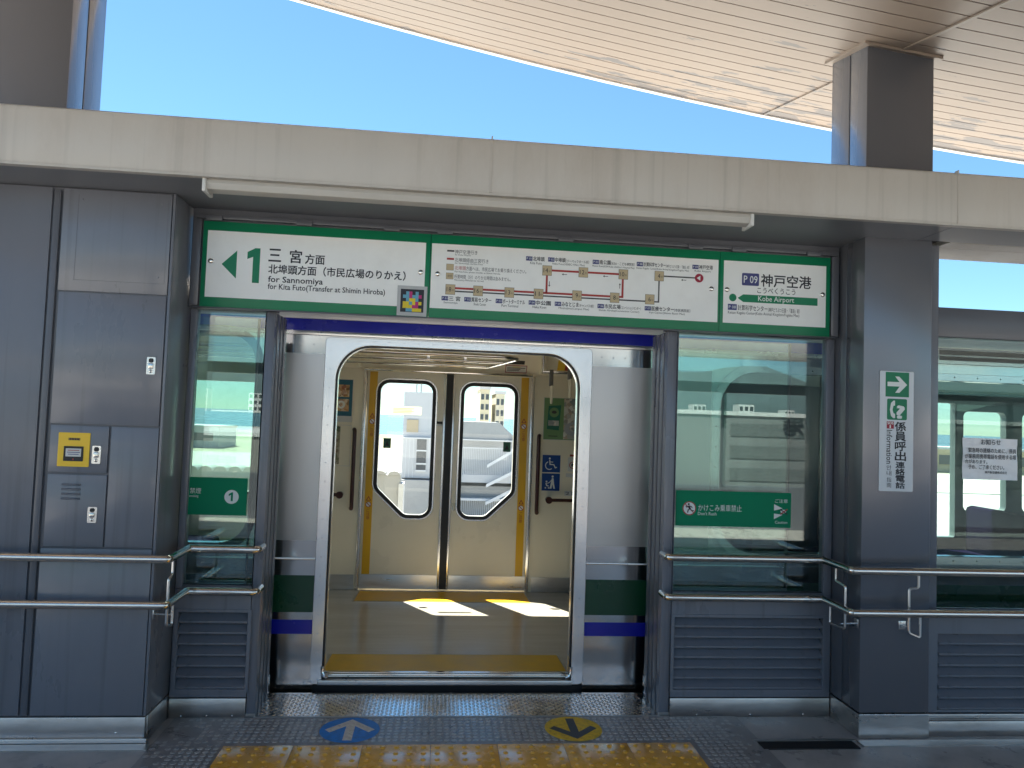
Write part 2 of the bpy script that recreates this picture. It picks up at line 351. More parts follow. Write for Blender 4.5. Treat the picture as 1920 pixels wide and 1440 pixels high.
# ================================================================== LARGE STRUCTURE
# ---- terrain, sea
def terr(name, m, x0, x1, y0, y1, z):
    return MB().add([(x0, y0, z), (x1, y0, z), (x1, y1, z), (x0, y1, z)], [(0, 1, 2, 3)]).build(name, m, None, kind='structure')
terr('ground', mat('concrete_ground', (.42, .40, .37), .8, var=.12, vscale=.05), -30000, 30000, -30000, 30000, -8.0)
terr('sea', mat('sea_water', (.07, .12, .14), .25, var=.15, vscale=.004, stretch=(1, 5, 1)), -30000, 30000, 349, 30000, -7.9)
terr('grass_strip', mat('airfield_grass', (.17, .20, .10), .9, var=.2, vscale=.1), -3000, 3000, 286, 348.9, -7.9)  # paled green: the wash of distance haze is put into the colour
terr('dirt_field', mat('dry_field', (.33, .29, .20), .9, var=.2, vscale=.06), -3000, 3000, 166, 285.9, -7.9)  # low saturation carries the hazy, overexposed look of the distance
terr('road', mat('pale_concrete_road', (.47, .44, .38), .85, var=.06, vscale=.1), -3000, 3000, 112, 165.9, -7.9)
terr('harbour_water', mat('harbour_water', (.05, .10, .12), .25, var=.15, vscale=.01), -30000, 30000, -2600, -420, -7.9)

# ---- platform floor
floor = MB().box(-14, 16, -3.45, 4.12, -.35, 0.0).build('platform_floor', FLOOR, None, kind='structure')
trackbed = MB().box(-30, 32, 4.3, 9.3, -1.6, -1.25).build('track_bed', mat('track_concrete', (.40, .38, .35), .85, var=.15), None, kind='structure')
MB().box(-60, 60, -13.5, -3.7, -1.6, -1.25).build('track_bed', mat('bounce_deck_concrete', (.50, .48, .44), .85, var=.10, vscale=.6), None, kind='structure')  # unseen pale deck behind the viewer, added to bounce sunlight into the platform
# studded rubber strip in front of the doorway
TX0, TN, TS, TY1 = -.914, 7, .311, 3.490
def in_tact(x, y): return TX0-.012 < x < TX0+TN*TS+.012 and TY1-2*TS-.012 < y < TY1+.012
plate('rubber_sheet', [rect(-1.235, 2.80, 1.62, 3.808)], .004, .003, RUBBER, floor, 'floor')
mb = MB(); P = .0345
for i in range(int((1.60+1.22)/P)):
    for j in range(int((3.80-2.83)/P)):
        x = -1.215 + i*P + (j % 2)*P*.0; y = 2.845 + j*P
        if in_tact(x, y): continue
        e = min((x+1.25)/.30, (1.62-x)/.42, 1)
        if y > 3.5 and x < -.92: e *= .35
        if random.random() > e*2.4: continue
        h = .0026*min(1, e*1.3)*random.uniform(.92, 1); r = .0142
        vs = [(x + r*k*math.cos(t*math.pi/4), y + r*k*math.sin(t*math.pi/4), .0041 + (0 if k == 1 else h)) for k in (1, .8) for t in range(8)]
        mb.add(vs, [(t, (t+1) % 8, (t+1) % 8+8, t+8) for t in range(8)] + [tuple(range(8, 16))])
mb.build('floor_stud', STUD, floor, kind='stuff')
# tread plate at the door
MB().box(-.855, 1.203, 3.814, 4.137, -.02, .0035, .002).build('tread_plate', PLATE, floor)
mb = MB(); q = .0215
for i in range(int(2.04/q)):
    for j in range(int(.31/q)):
        x = -.845 + i*q + q/2; y = 3.822 + j*q + q/2; s_ = 1 if (i + j) % 2 else -1; a = s_*R(38)
        c, s2 = math.cos(a), math.sin(a); l, w_ = .0118, .0042
        pt = [(-l, 0, 0), (-.3*l, -w_, 0), (.3*l, -w_, 0), (l, 0, 0), (.3*l, w_, 0), (-.3*l, w_, 0), (-.55*l, 0, .0022), (.55*l, 0, .0022)]
        mb.add([(x+px*c-py*s2, y+px*s2+py*c, .0036+pz) for px, py, pz in pt], [(0, 1, 6), (1, 2, 7, 6), (2, 3, 7), (3, 4, 7), (4, 5, 6, 7), (5, 0, 6)])
mb.build('tread_pattern', PLATE, floor, kind='stuff')
bx('plate_edge_strip', STEEL_H, floor, -.86, 1.21, 3.806, 3.8135, -.01, .0075)
# tactile tiles
mb = MB().box(.0009, TS-.0009, .0009, TS-.0009, -.002, .0065, .0009)
for i in range(5):
    for j in range(5):
        mb.dome((TS*(i+.5)/5, TS*(j+.5)/5, .0065), .0125, .0048, 'z', 10)
tm = mb.mesh('tactile_tile', smooth=True)
for i in range(TN):
    for j in range(2):
        link('tactile_tile', tm, TACT, floor, (TX0+i*TS, TY1-(j+1)*TS, random.uniform(-.0006, .0006)))
# floor drain slot and joint strips along the wall foot
bx('drain_slot', DARK, floor, 1.60, 2.085, 3.417, 3.495, -.02, .0062)  # solid dark plate; its colour stands in for the shade inside the slot
bx('drain_edge', STEEL_H, floor, 1.585, 2.11, 3.4955, 3.515, -.02, .0085)
bx('joint_strip', STEEL_H, floor, 2.115, 9.0, 3.44, 3.50, -.02, .006)
bx('joint_strip', STEEL_H, floor, -9, -1.235, 3.455, 3.515, -.02, .006)

# ---- station roof with plank soffit
def zroof(x, y):
    a = -.115*(x-2.15) + .012*(x-2.15)**2; s = .213 - .0075*(x-2.15)
    if y >= 2.7: g = y - 3.535
    else:                                   # flattens towards the middle of the platform, rises again on the other side
        yy = abs(y-.35); g = (2.7-3.535) - (2.7-.35)*.5 + (yy**2)/(2*(2.7-.35))
    return 3.555 + a + s*g
ROOF = thing('station_roof', 'curved station roof with cream plank soffit and flaking paint above the canopy', 'roof', (0, 0, 0))
seams = [-6.29, -1.98, 2.33, 6.64, 10.95]
PW = .135
def strip(x0, x1, y0, y1, up, n):
    vs, fs = [], []
    for i in range(n+1):
        x = x0 + (x1-x0)*i/n
        for yy, dz in ((y0, 0), (y1, 0), (y1, up), (y0, up)): vs.append((x, yy, zroof(x, yy)+dz))
    for i in range(n):
        for k in range(4): fs.append((i*4+k, i*4+(k+1) % 4, (i+1)*4+(k+1) % 4, (i+1)*4+k))
    fs += [(0, 1, 2, 3), (n*4+3, n*4+2, n*4+1, n*4)]
    return vs, fs
for k in range(4):
    for i in range(27):
        y1 = 5.17 - i*PW; y0 = y1 - PW + .009
        mb = MB(); mb.add(*strip(seams[k]+.006, seams[k+1]-.006, y0, y1, .012, 8)); mb.build('soffit_plank', SOFFIT, ROOF)
mb = MB()
for k in range(4):
    mb.add(*strip(seams[k], seams[k+1], -0.40, 5.17-27*PW-.004, .012, 8))  # unseen rear of the roof is cut short to let more light in
mb.build('rear_soffit', SOFFIT, ROOF)
# deck above the planks
def surf(dz, y0, y1, ny):
    vs, fs = [], []; nx = 24
    for i in range(nx+1):
        x = -6.4 + 17.4*i/nx
        for j in range(ny+1):
            y = y0 + (y1-y0)*j/ny; vs.append((x, y, zroof(x, y)+dz))
    for i in range(nx):
        for j in range(ny): a = i*(ny+1)+j; fs.append((a, a+1, a+ny+2, a+ny+1))
    return vs, fs
MB().add(*surf(.03, -0.42, 5.19, 40)).build('roof_backing', mat('soffit_gap', (.10, .08, .065), .8), ROOF)
MB().add(*surf(.20, -0.52, 5.24, 40)).build('roof_sheet', TRIMW, ROOF)
for nm, ya, yb in (('edge_fascia', 5.175, 5.235), ('edge_fascia', -0.50, -0.43)):
    vs, fs = strip(-6.4, 10.95, ya, yb, .20, 30); MB().add([(a, b, c-.012) for a, b, c in vs], fs).build(nm, TRIMW, ROOF)
for sx in seams[1:4]:
    mb = MB(); vs, fs = [], []; n = 26
    for i in range(n+1):
        y = 1.6 + (5.17-1.6)*i/n; z = zroof(sx, y)
        for dx, dz in ((-.011, 0), (.011, 0), (.011, -.008), (-.011, -.008)): vs.append((sx+dx, y, z+dz))
    for i in range(n):
        for k in range(4): fs.append((i*4+k, i*4+(k+1) % 4, (i+1)*4+(k+1) % 4, (i+1)*4+k))
    mb.add(vs, fs).build('seam_trim', SOFFIT, ROOF)

# ---- pillars
def pillar(x0, x1, label, sgn):
    ya, yb = ((3.535 if x0 > 0 else 3.556), 3.882) if sgn > 0 else (-3.18, -2.83)
    P_ = thing('roof_pillar', label, 'pillar', ((x0+x1)/2, (ya+yb)/2, 0), 'square roof pillars')
    top = max(zroof(x, y) for x in (x0, x1) for y in (ya, yb)) + .03 if sgn > 0 else 2.70
    ym = (ya+yb)/2 - .012
    bx('core', DARK, P_, x0+.012, x1-.012, ya+.012, yb-.012, .0, top)
    bx('front_cladding', PILLAR, P_, x0, x1, ya, ym-.004, .125, top, .004)
    bx('rear_cladding', PILLAR, P_, x0, x1, ym+.004, yb, .125, top, .004)
    mb = MB(); mb.box(x0-.002, x1+.002, ya-.002, yb+.002, 0, .118, .003); mb.build('skirting', STEEL_H, P_)
    if sgn < 0: return P_
    vs = []
    for (a, b) in ((x0-.03, ya-.03), (x1+.03, ya-.03), (x1+.03, yb+.03), (x0-.03, yb+.03)): vs.append((a, b, zroof(a, b)-.014))
    for (a, b) in ((x0-.03, ya-.03), (x1+.03, ya-.03), (x1+.03, yb+.03), (x0-.03, yb+.03)): vs.append((a, b, zroof(a, b)+.004))
    MB().add(vs, [(3, 2, 1, 0), (4, 5, 6, 7), (0, 1, 5, 4), (1, 2, 6, 5), (2, 3, 7, 6), (3, 0, 4, 7)]).build('collar', SOFFIT, P_)
    return P_
pillar(2.146, 2.516, 'dark grey square pillar on the right with the white information sign', 1)
pillar(-2.17, -1.80, 'dark grey square pillar rising behind the canopy above the equipment cabinet', 1)
for x0, lb in ((-2.17, 'dark grey pillar on the opposite platform side, left one of two mirrored in the glass'),
               (2.146, 'dark grey pillar on the opposite platform side, right one of two mirrored in the glass')):
    pillar(x0, x0+.37, lb, -1)

# ---- canopy above the screen doors
CAN = thing('canopy', 'pale grey metal canopy fascia running across above the platform doors', 'canopy', (0, 3.5, 2.53))
joints = [-5.3, -2.55, .184, 2.412, 5.1, 7.9]
prof = [(3.215, 2.532), (3.209, 2.545), (3.209, 2.755), (3.216, 2.775), (3.232, 2.785), (3.60, 2.80), (3.60, 2.60), (3.235, 2.58), (3.235, 2.532)]
for a, b in zip(joints[:-1], joints[1:]):
    MB().prism(prof, a+.002, b-.002, 'yz').build('fascia_panel', FASCIA, CAN, smooth=True)
    bx('joint_rib', FASCIA, CAN, b-.003, b+.003, 3.2065, 3.23, 2.535, 2.79)
bx('drip_lip', FASCIA, CAN, -5.3, 7.9, 3.2065, 3.240, 2.522, 2.5315)
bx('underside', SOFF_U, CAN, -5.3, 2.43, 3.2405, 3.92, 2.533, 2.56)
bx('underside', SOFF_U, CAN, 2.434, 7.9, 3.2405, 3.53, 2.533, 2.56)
for a, b in ((3.5325, 3.545), (3.551, 3.655), (3.661, 3.90)):
    bx('rear_soffit_slat', FASCIA, CAN, 2.62, 7.9, a, b, 2.535, 2.56)
bx('rear_soffit_backing', DARK, CAN, 2.44, 7.9, 3.532, 3.905, 2.5605, 2.58)
bx('top_deck', TRIMW, CAN, -5.3, 7.9, 3.60, 3.93, 2.60, 2.80)
for x in (.21, 1.03):                     # small fixings under the canopy
    bx('fixing_clip', FASCIA, CAN, x-.012, x+.03, 3.42, 3.445, 2.520, 2.533, .002)
# opposite side canopy
CAN2 = thing('canopy', 'pale canopy fascia of the opposite platform side', 'canopy', (0, -2.8, 2.53))
bx('fascia_panel', FASCIA, CAN2, -9, 9, -2.54, -2.51, 2.53, 2.785, .004)
bx('underside', SOFF_U, CAN2, -9, 9, -3.0, -2.545, 2.56, 2.60)

# fluorescent fitting under the fascia
LF = thing('canopy_lamp', 'long unlit white lamp fitting under the canopy edge', 'lamp', (.18, 3.28, 2.49))
MB().prism([(3.245, 2.528), (3.236, 2.505), (3.248, 2.482), (3.285, 2.472), (3.33, 2.488), (3.335, 2.528)], -1.045, 1.40, 'yz').build('lamp_body', LAMP_COVER, LF, smooth=True)
for x in (-1.062, 1.4015): bx('end_cap', WHITE, LF, x, x+.016, 3.230, 3.338, 2.466, 2.5285, .004)

# ================================================================== EQUIPMENT CABINET (left)
CAB = thing('equipment_cabinet', 'tall blue-grey equipment cabinet with locked doors and yellow intercom on the left', 'cabinet', (-1.53, 3.535, 0))
YF = 3.535
bx('carcass', PAINT_D, CAB, -5.0, -1.283, YF+.010, 3.90, .118, 2.531)
def panel(name, x0, x1, z0, z1, m=PAINT, g=.0028, y=YF, **t):
    return bx(name, m, CAB, x0+g, x1-g, y, YF+.014, z0+g, z1-g, .0022, **t)
panel('side_wall_panel', -4.99, -3.42, .122, 2.528); panel('side_wall_panel', -3.42, -1.822, .122, 2.528)
bx('channel_bead', PAINT_D, CAB, -1.815, -1.785, YF-.004, YF+.012, .122, 2.515, .006)
panel('upper_panel', -1.778, -1.288, 2.046, 2.528)
sheet('panel_seam', [(-1.712, 2.10), (-1.306, 2.10), (-1.306, 2.102), (-1.712, 2.102)], YF-.0006, PAINT_D, CAB)
sheet('panel_seam', rect(-1.708, 2.10, -1.7065, 2.50), YF-.0006, PAINT_D, CAB); sheet('panel_seam', rect(-1.3075, 2.10, -1.306, 2.50), YF-.0006, PAINT_D, CAB)
for x, z in ((-1.69, 2.478), (-1.335, 2.478), (-1.335, 2.13)): MB().dome((x, YF, z), .0045, .0022).build('screw', PAINT, CAB, smooth=True)
d1 = panel('cabinet_door', -1.772, -1.290, 1.434, 2.044, label='large square door of the cabinet')
d2 = panel('intercom_door', -1.768, -1.508, 1.212, 1.431)
d3 = panel('vent_door', -1.768, -1.505, .876, 1.208)
panel('blank_panel', -1.503, -1.288, .876, 1.431)
panel('lower_panel', -1.778, -1.288, .122, .873)
bx('corner_trim', PAINT, CAB, -1.2865, -1.274, YF-.001, YF+.016, .122, 2.530, .003)
bx('return_panel', PAINT, CAB, -1.2825, -1.274, YF+.0165, 3.812, .122, 2.530, .002)
bx('skirting', STEEL_H, CAB, -5.0, -1.276, YF-.003, YF+.02, .0, .117, .003)
bx('skirting_return', STEEL_H, CAB, -1.2785, -1.2725, YF+.021, 3.80, .0, .117, .002)
bx('skirting_foot', STEEL_H, CAB, -5.0, -1.262, YF-.016, YF-.0035, .0, .026, .003)
for x in (-1.96, -1.40): MB().dome((x, YF-.003, .048), .006, .003).build('bolt', STEEL, CAB, smooth=True)
def lock(door, x0, x1, z0, z1):
    pl = plate('latch_plate', [rr(x0, z0, x1, z1, .005, 3)], YF-.004, .0038, STEEL, door, bev=.0012)
    cx = (x0+x1)/2; h = z1-z0
    plate('finger_recess', [rr(cx-.011, z1-h*.33, cx+.011, z1-h*.08, .008, 4)], YF-.0046, .0004, BLACK, door)
    bx('paddle', CHROME, door, cx-.010, cx+.010, YF-.011, YF-.0044, z0+h*.34, z1-h*.36, .003)
    MB().dome((cx, YF-.004, z0+h*.20), .0085, .003).build('key_cylinder', CHROME, door, smooth=True)
    bx('key_slot', BLACK, door, cx-.0012, cx+.0012, YF-.0076, YF-.0066, z0+h*.14, z0+h*.26)
lock(d1, -1.362, -1.322, 1.675, 1.758); lock(d2, -1.578, -1.539, 1.256, 1.340); lock(d3, -1.581, -1.540, .987, 1.061)
plate('intercom_plate', [rr(-1.727, 1.241, -1.589, 1.396, .004, 3)], YF-.004, .004, YELP, d2, bev=.001)
plate('speaker_bezel', [rr(-1.700, 1.266, -1.615, 1.334, .003, 3)], YF-.006, .0025, BLACK, d2)
sheet('screen', rect(-1.691, 1.287, -1.624, 1.324), YF-.0064, WHITE, d2)
for k, (z, ww, m_) in enumerate(((1.314, .050, RED), (1.305, .056, NAVY), (1.296, .046, NAVY))): sheet('screen_text', rect(-1.657-ww/2, z, -1.657+ww/2, z+.003), YF-.0068, m_, d2)
sheet('red_lamp', circ(-1.657, 1.275, .004, 10), YF-.0064, RED, d2)
sheet('name_strip', rect(-1.683, 1.361, -1.632, 1.372), YF-.0046, mat('ochre_label', (.25, .15, .02), .5), d2)
[sheet('label_mark', rect(-1.678+.011*k, 1.3635, -1.670+.011*k, 1.3700), YF-.0054, INK, d2) for k in range(4)]
for k in range(4):
    z = 1.089 + k*.0215
    MB().prism([(YF+.001, z), (YF-.006, z+.004), (YF-.006, z+.006), (YF+.001, z+.012)], -1.701, -1.619, 'yz').build('vent_slot', PAINT, d3)

# ================================================================== GLASS SCREENS
def slats(par, x0, x1, z0, z1, y, n):
    mb = MB(); dz = (z1-z0)/n; L_ = x1-x0
    pr = [(.046, 0), (-.002, .0), (-.010, .005), (-.010, .013), (-.004, .017), (.042, dz*.97), (.046, dz*.97)]; n_ = len(pr)
    mb.add([(0, p[0], p[1]) for p in pr] + [(L_, p[0], p[1]) for p in pr], [(i, (i+1) % n_, (i+1) % n_+n_, i+n_) for i in range(n_)] + [tuple(range(n_-1, -1, -1)), tuple(range(n_, 2*n_))])
    me = mb.mesh('louvre_slat'); off = root_org(par)
    for i in range(n): link('louvre_slat', me, PAINT, par, Vector((x0, y+.004, z0+i*dz)) - off)
def screen(label, x0, x1, y, lx0, lx1, gx0, gx1, zt, nsl, skx0, skx1, n_lv=7):
    S = thing('glass_screen', label, 'glass screen', ((x0+x1)/2, y, 0), 'fixed glass screens beside the doorway')
    plate('lower_frame', [rect(x0, .100, x1, .632), rect(lx0, .140, lx1, .516)], y, .03, PAINT, S, bev=.0015)
    plate('louvre_rim', [rect(lx0-.018, .125, lx1+.018, .532), rect(lx0, .140, lx1, .517)], y-.005, .0045, PAINT, S, bev=.001)
    bx('louvre_backing', DARK, S, lx0, lx1, y+.056, y+.062, .140, .516)
    slats(S, lx0+.002, lx1-.002, .141, .515, y, n_lv)
    bx('jamb', PAINT, S, x0, gx0, y-.002, y+.05, .6335, zt, .003)
    bx('jamb', PAINT, S, gx1, x1, y-.002, y+.05, .6335, zt, .003)
    bx('glass_sill', PAINT, S, gx0, gx1, y+.002, y+.05, .634, .648, .002)
    bx('gasket', BLACK, S, gx0, gx1, y+.014, y+.034, .6485, .653)
    bx('pane', GLASS_S, S, gx0+.001, gx1-.001, y+.020, y+.028, .6535, zt)
    bx('skirting', STEEL_H, S, skx0, skx1, y-.004, y+.016, 0, .096, .002)
    for k in range(3): MB().dome((skx0+(skx1-skx0)*(k+.5)/3, y-.004, .012), .005, .003).build('bolt', STEEL, S, smooth=True)
    return S
SL = screen('narrow glass screen with louvre vent between the cabinet and the doorway', -1.271, -.902, 3.812, -1.246, -.912, -1.238, -.902, 2.03, 7, -1.270, -.902)
SR = screen('wide glass screen with louvre vent between the doorway and the right pillar', 1.262, 2.142, 3.808, 1.277, 2.098, 1.263, 2.098, 2.03, 7, 1.262, 2.140)
# door posts with seal strips
def post(x0, x1, inner, label):
    S = thing('door_post', label, 'door post', ((x0+x1)/2, 3.95, 0), 'posts of the open platform doorway')
    bx('post_body', PAINT, S, x0, x1, 3.816, 4.105, 0.0, 2.032, .003)
    xi = x1 if inner > 0 else x0
    for k, yy in enumerate((3.87, 3.95, 4.03)):
        bx('seal_strip', PAINT_D, S, min(xi, xi+inner*.004), max(xi, xi+inner*.004), yy, yy+.028, .004, 2.03)
    bx('hinge_plate', STEEL, S, min(xi, xi+inner*.006), max(xi, xi+inner*.006), 4.06, 4.10, .02, .115, .002)
    bx('kick_stop', STEEL_H, S, x0-.002, x1+.002, 3.8135, 3.8155, .002, .02)
post(-.900, -.856, 1, 'grey metal door post on the left of the open doorway')
post(1.206, 1.2595, -1, 'grey metal door post on the right of the open doorway')
# retracted sliding doors
def sliding(label, x0, x1, bx0, bx1):
    S = thing('sliding_door', label, 'platform door', ((x0+x1)/2, 3.88, .02), 'retracted glass platform doors')
    bx('pane', GLASS_S, S, x0+.008, x1-.008, 3.876, 3.884, .66, 2.0)
    bx('kick_panel', PAINT_D, S, x0, x1, 3.870, 3.892, .01, .658, .002)
    bx('leading_edge', PAINT_D, S, x0, x0+.0075, 3.868, 3.892, .66, 2.0); bx('leading_edge', BLACK, S, x1-.0075, x1, 3.868, 3.892, .66, 2.0)
    return S
S1 = sliding('glass platform door slid open behind the narrow screen by the cabinet', -1.268, -.945, -1.262, -.953)
B1 = plate('green_band', [rect(-1.237, .994, -.953, 1.182)], 3.8300, .0012, BANDG, SL, label='green band with white number 1')
yb = 3.8293
sheet('number_disc', circ(-1.028, 1.087, .035), yb, PALE, B1); sheet('numeral', [(-1.031, 1.066), (-1.021, 1.066), (-1.021, 1.110), (-1.028, 1.110), (-1.042, 1.101), (-1.042, 1.091), (-1.031, 1.097)], yb-.001, BANDG, B1)
text('禁煙', (-1.232, 1.10, -1.178, 1.128), yb, PALE, B1); text('smoking', (-1.234, 1.078, -1.19, 1.094), yb, PALE, B1)
S2 = sliding('glass platform door slid open behind the wide screen by the right pillar', 1.268, 1.925, 1.275, 1.918)
B2 = plate('green_band', [rect(1.275, .994, 1.918, 1.182)], 3.8260, .0012, BANDG, SR, label='green band with running man symbol')
yb = 3.8253
# pictogram: running man in a ring
sheet('pictogram_disc', circ(1.349, 1.087, .037), yb, PALE, B2)
plate('ring', [circ(1.349, 1.087, .037), circ(1.349, 1.087, .032)], yb-.0008, .0006, RED, B2)
for nm, pl in (('head', circ(1.345, 1.109, .0055, 12)), ('torso', stroke([(1.345, 1.101), (1.353, 1.083)], .011)), ('limb', stroke([(1.352, 1.085), (1.342, 1.077), (1.340, 1.064)], .0055)),
               ('limb', stroke([(1.353, 1.085), (1.362, 1.075), (1.374, 1.074)], .0055)), ('limb', stroke([(1.346, 1.099), (1.334, 1.093), (1.329, 1.100)], .0045)), ('limb', stroke([(1.346, 1.099), (1.359, 1.097), (1.365, 1.089)], .0045)), ('slash', stroke([(1.325, 1.111), (1.373, 1.063)], .004))):
    sheet(nm, pl, yb-.0014, RED if nm == 'slash' else INK, B2)
text('かけこみ乗車禁止', (1.398, 1.074, 1.640, 1.110), yb, PALE, B2); text("Don't Rush", (1.397, 1.052, 1.500, 1.070), yb, PALE, B2)
text('ご注意', (1.826, 1.128, 1.898, 1.148), yb, PALE, B2); text('Caution', (1.828, 1.016, 1.897, 1.031), yb, PALE, B2)
sheet('arrow_mark', [(1.822, 1.120), (1.870, 1.098), (1.822, 1.086)], yb, PALE, B2); sheet('arrow_mark', [(1.822, 1.040), (1.870, 1.064), (1.822, 1.070)], yb, PALE, B2)
sheet('hand_mark', circ(1.874, 1.082, .016, 10, .010), yb-.0004, PALE, B2)
sheet('cross_mark', stroke([(1.856, 1.094), (1.896, 1.066)], .006), yb-.001, INK, B2); sheet('cross_mark', stroke([(1.856, 1.066), (1.896, 1.094)], .006), yb-.0018, RED, B2)

# right-hand section beyond the pillar
SX = thing('glass_screen', 'glass screen with louvre vent and paper notice right of the pillar', 'glass screen', (4.2, 3.62, 0))
y = 3.60
for a, b in ((2.525, 4.28), (4.30, 6.44)):
    lx0, lx1 = a+.085, b-.03
    plate('lower_frame', [rect(a, .100, b, .626), rect(lx0, .112, lx1, .500)], y, .03, PAINT, SX, bev=.0015)
    bx('louvre_backing', DARK, SX, lx0, lx1, y+.056, y+.062, .112, .5)
    slats(SX, lx0+.002, lx1-.002, .113, .498, y, 7)
    bx('skirting', STEEL_H, SX, a, b, y-.05, y+.016, 0, .075, .002); bx('skirting_top', STEEL_H, SX, a, b, y-.02, y+.014, .0755, .0985, .002)
    bx('jamb', PAINT, SX, a, a+.075, y-.002, y+.06, .6275, 2.53, .003)
    bx('pane', GLASS_X, SX, a+.076, b-.001, y+.020, y+.028, .628, 2.044)
    bx('header_beam', PAINT_D, SX, a+.0755, b, y, y+.07, 2.045, 2.202, .003)
bx('pillar_gasket', BLACK, SX, 2.5165, 2.5245, y-.04, y+.05, .1, 2.53)
NT = thing('paper_notice', 'crinkled white paper notice in a plastic sleeve on the right glass screen', 'notice', (2.91, 3.634, 1.41))
mb = MB(); nx, nz = 24, 16; vs = []
for i in range(nx+1):
    for j in range(nz+1):
        u, v = i/nx, j/nz
        vs.append((2.750+.312*u, 3.6130+.0035*math.sin(9*u+3*v)*math.sin(7*v)+random.uniform(0, .0012), 1.300+.218*v))
mb.add(vs, [(i*(nz+1)+j, (i+1)*(nz+1)+j, (i+1)*(nz+1)+j+1, i*(nz+1)+j+1) for i in range(nx) for j in range(nz)])
mb.build('sheet', mat('paper', (.86, .86, .87), .35, var=.08, vscale=9, coat=.3), NT, smooth=True)
for bd, bxx in (('お知らせ', (2.851, 1.484, 2.962, 1.512)), ('緊急時の連絡のために、係員', (2.779, 1.441, 3.050, 1.466)), ('が業務用携帯電話を使用する場', (2.760, 1.409, 3.050, 1.434)),
                ('合があります。', (2.760, 1.383, 2.886, 1.404)), ('予め、ご了承ください。', (2.779, 1.354, 2.982, 1.378)), ('神戸新交通株式会社', (2.872, 1.332, 2.998, 1.346))):
    text(bd, bxx, 3.6075, INK, NT, bold=.012)

# ================================================================== HEADER SIGNS
HB = thing('header_beam', 'dark grey beam holding the three signs over the doorway', 'beam', (.43, 3.80, 2.03))
bx('beam_body', PAINT_D, HB, -.8535, 1.2035, 3.772, 3.90, 2.062, 2.5325)
for a, b in ((-1.272, -.854), (1.204, 2.142)): bx('beam_end', PAINT_D, HB, a, b, 3.772, 3.90, 2.036, 2.5325)
bx('beam_lip', PAINT_D, HB, -1.250, 2.120, 3.742, 3.7715, 2.478, 2.500, .002)
bx('beam_foot', PAINT_D, HB, -1.250, 2.120, 3.752, 3.7715, 2.0295, 2.0350, .001)
bx('side_bracket', PAINT_D, HB, -1.262, -1.222, 3.752, 3.7715, 2.04, 2.476, .002); bx('side_bracket', PAINT_D, HB, 2.090, 2.130, 3.752, 3.7715, 2.04, 2.476, .002)
for x in (-1.16, -.72, -.28, -.01, .62, 1.32, 1.56, 1.98):
    bx('hinge', PAINT_D, HB, x-.04, x+.04, 3.734, 3.7415, 2.468, 2.492, .002)
YS = 3.750
def sign(name, label, x0, x1, wx0, wx1):
    S = thing(name, label, 'sign', ((x0+x1)/2, YS, 2.25), 'signboards over the doorway')
    bx('green_board', GREEN, S, x0, x1, YS, YS+.020, 2.036, 2.466, .0015)
    plate('white_panel', [rect(wx0, 2.084, wx1, 2.419)], YS-.0015, .001, SIGNW, S)
    return S
def screws(S, xs, z):
    for x in xs:
        MB().dome((x, YS-.0015, z), .0135, .006, seg=16).build('cap_screw', CHROME, S, smooth=True)
YT = YS - .0022
SA = sign('direction_sign', 'left white and green sign with a big green 1 and arrow', -1.212, -.081, -1.189, -.105)
screws(SA, (-1.169, -.127), 2.265)
sheet('arrow', [(-1.115, 2.252), (-1.0425, 2.182), (-1.0425, 2.324)], YT, GREEN, SA)
sheet('numeral', [(-.964, 2.165), (-.930, 2.165), (-.930, 2.341), (-.954, 2.341), (-.992, 2.320), (-.992, 2.284), (-.964, 2.296)], YT, GREEN, SA)
for bd, b_, bo in (('三', (-.888, 2.279, -.828, 2.342), .020), ('宮', (-.784, 2.277, -.726, 2.342), .020), ('方面', (-.708, 2.276, -.612, 2.325), .020),
                   ('北埠頭方面（市民広場のりかえ）', (-.886, 2.217, -.203, 2.264), .020), ('for Sannomiya', (-.885, 2.165, -.616, 2.204), .014), ('for Kita Futo(Transfer at Shimin Hiroba)', (-.885, 2.130, -.303, 2.166), .012)):
    text(bd, b_, YT, INK, SA, bold=bo)
plate('code_plate', [rect(-.240, 2.037, -.089, 2.191)], YS-.006, .004, mat('light_grey_plate', (.42, .43, .43), .4), SA)
sheet('code_field', rect(-.223, 2.056, -.105, 2.174), YS-.0064, INK, SA)
cells = ['KCPKCK', 'CCPCCP', 'KCYYCK', 'YYCYPY', 'YYYPPK', 'KCCYYY']
for i, rw in enumerate(cells):
    for j, ch in enumerate(rw):
        if ch == 'K': continue
        x0 = -.211 + j*.0158; z1 = 2.162 - i*.0172
        sheet('code_cell', rect(x0, z1-.0170, x0+.0156, z1), YS-.0071, {'C': CYAN_I, 'P': PINK_I, 'Y': YEL_I}[ch], SA)
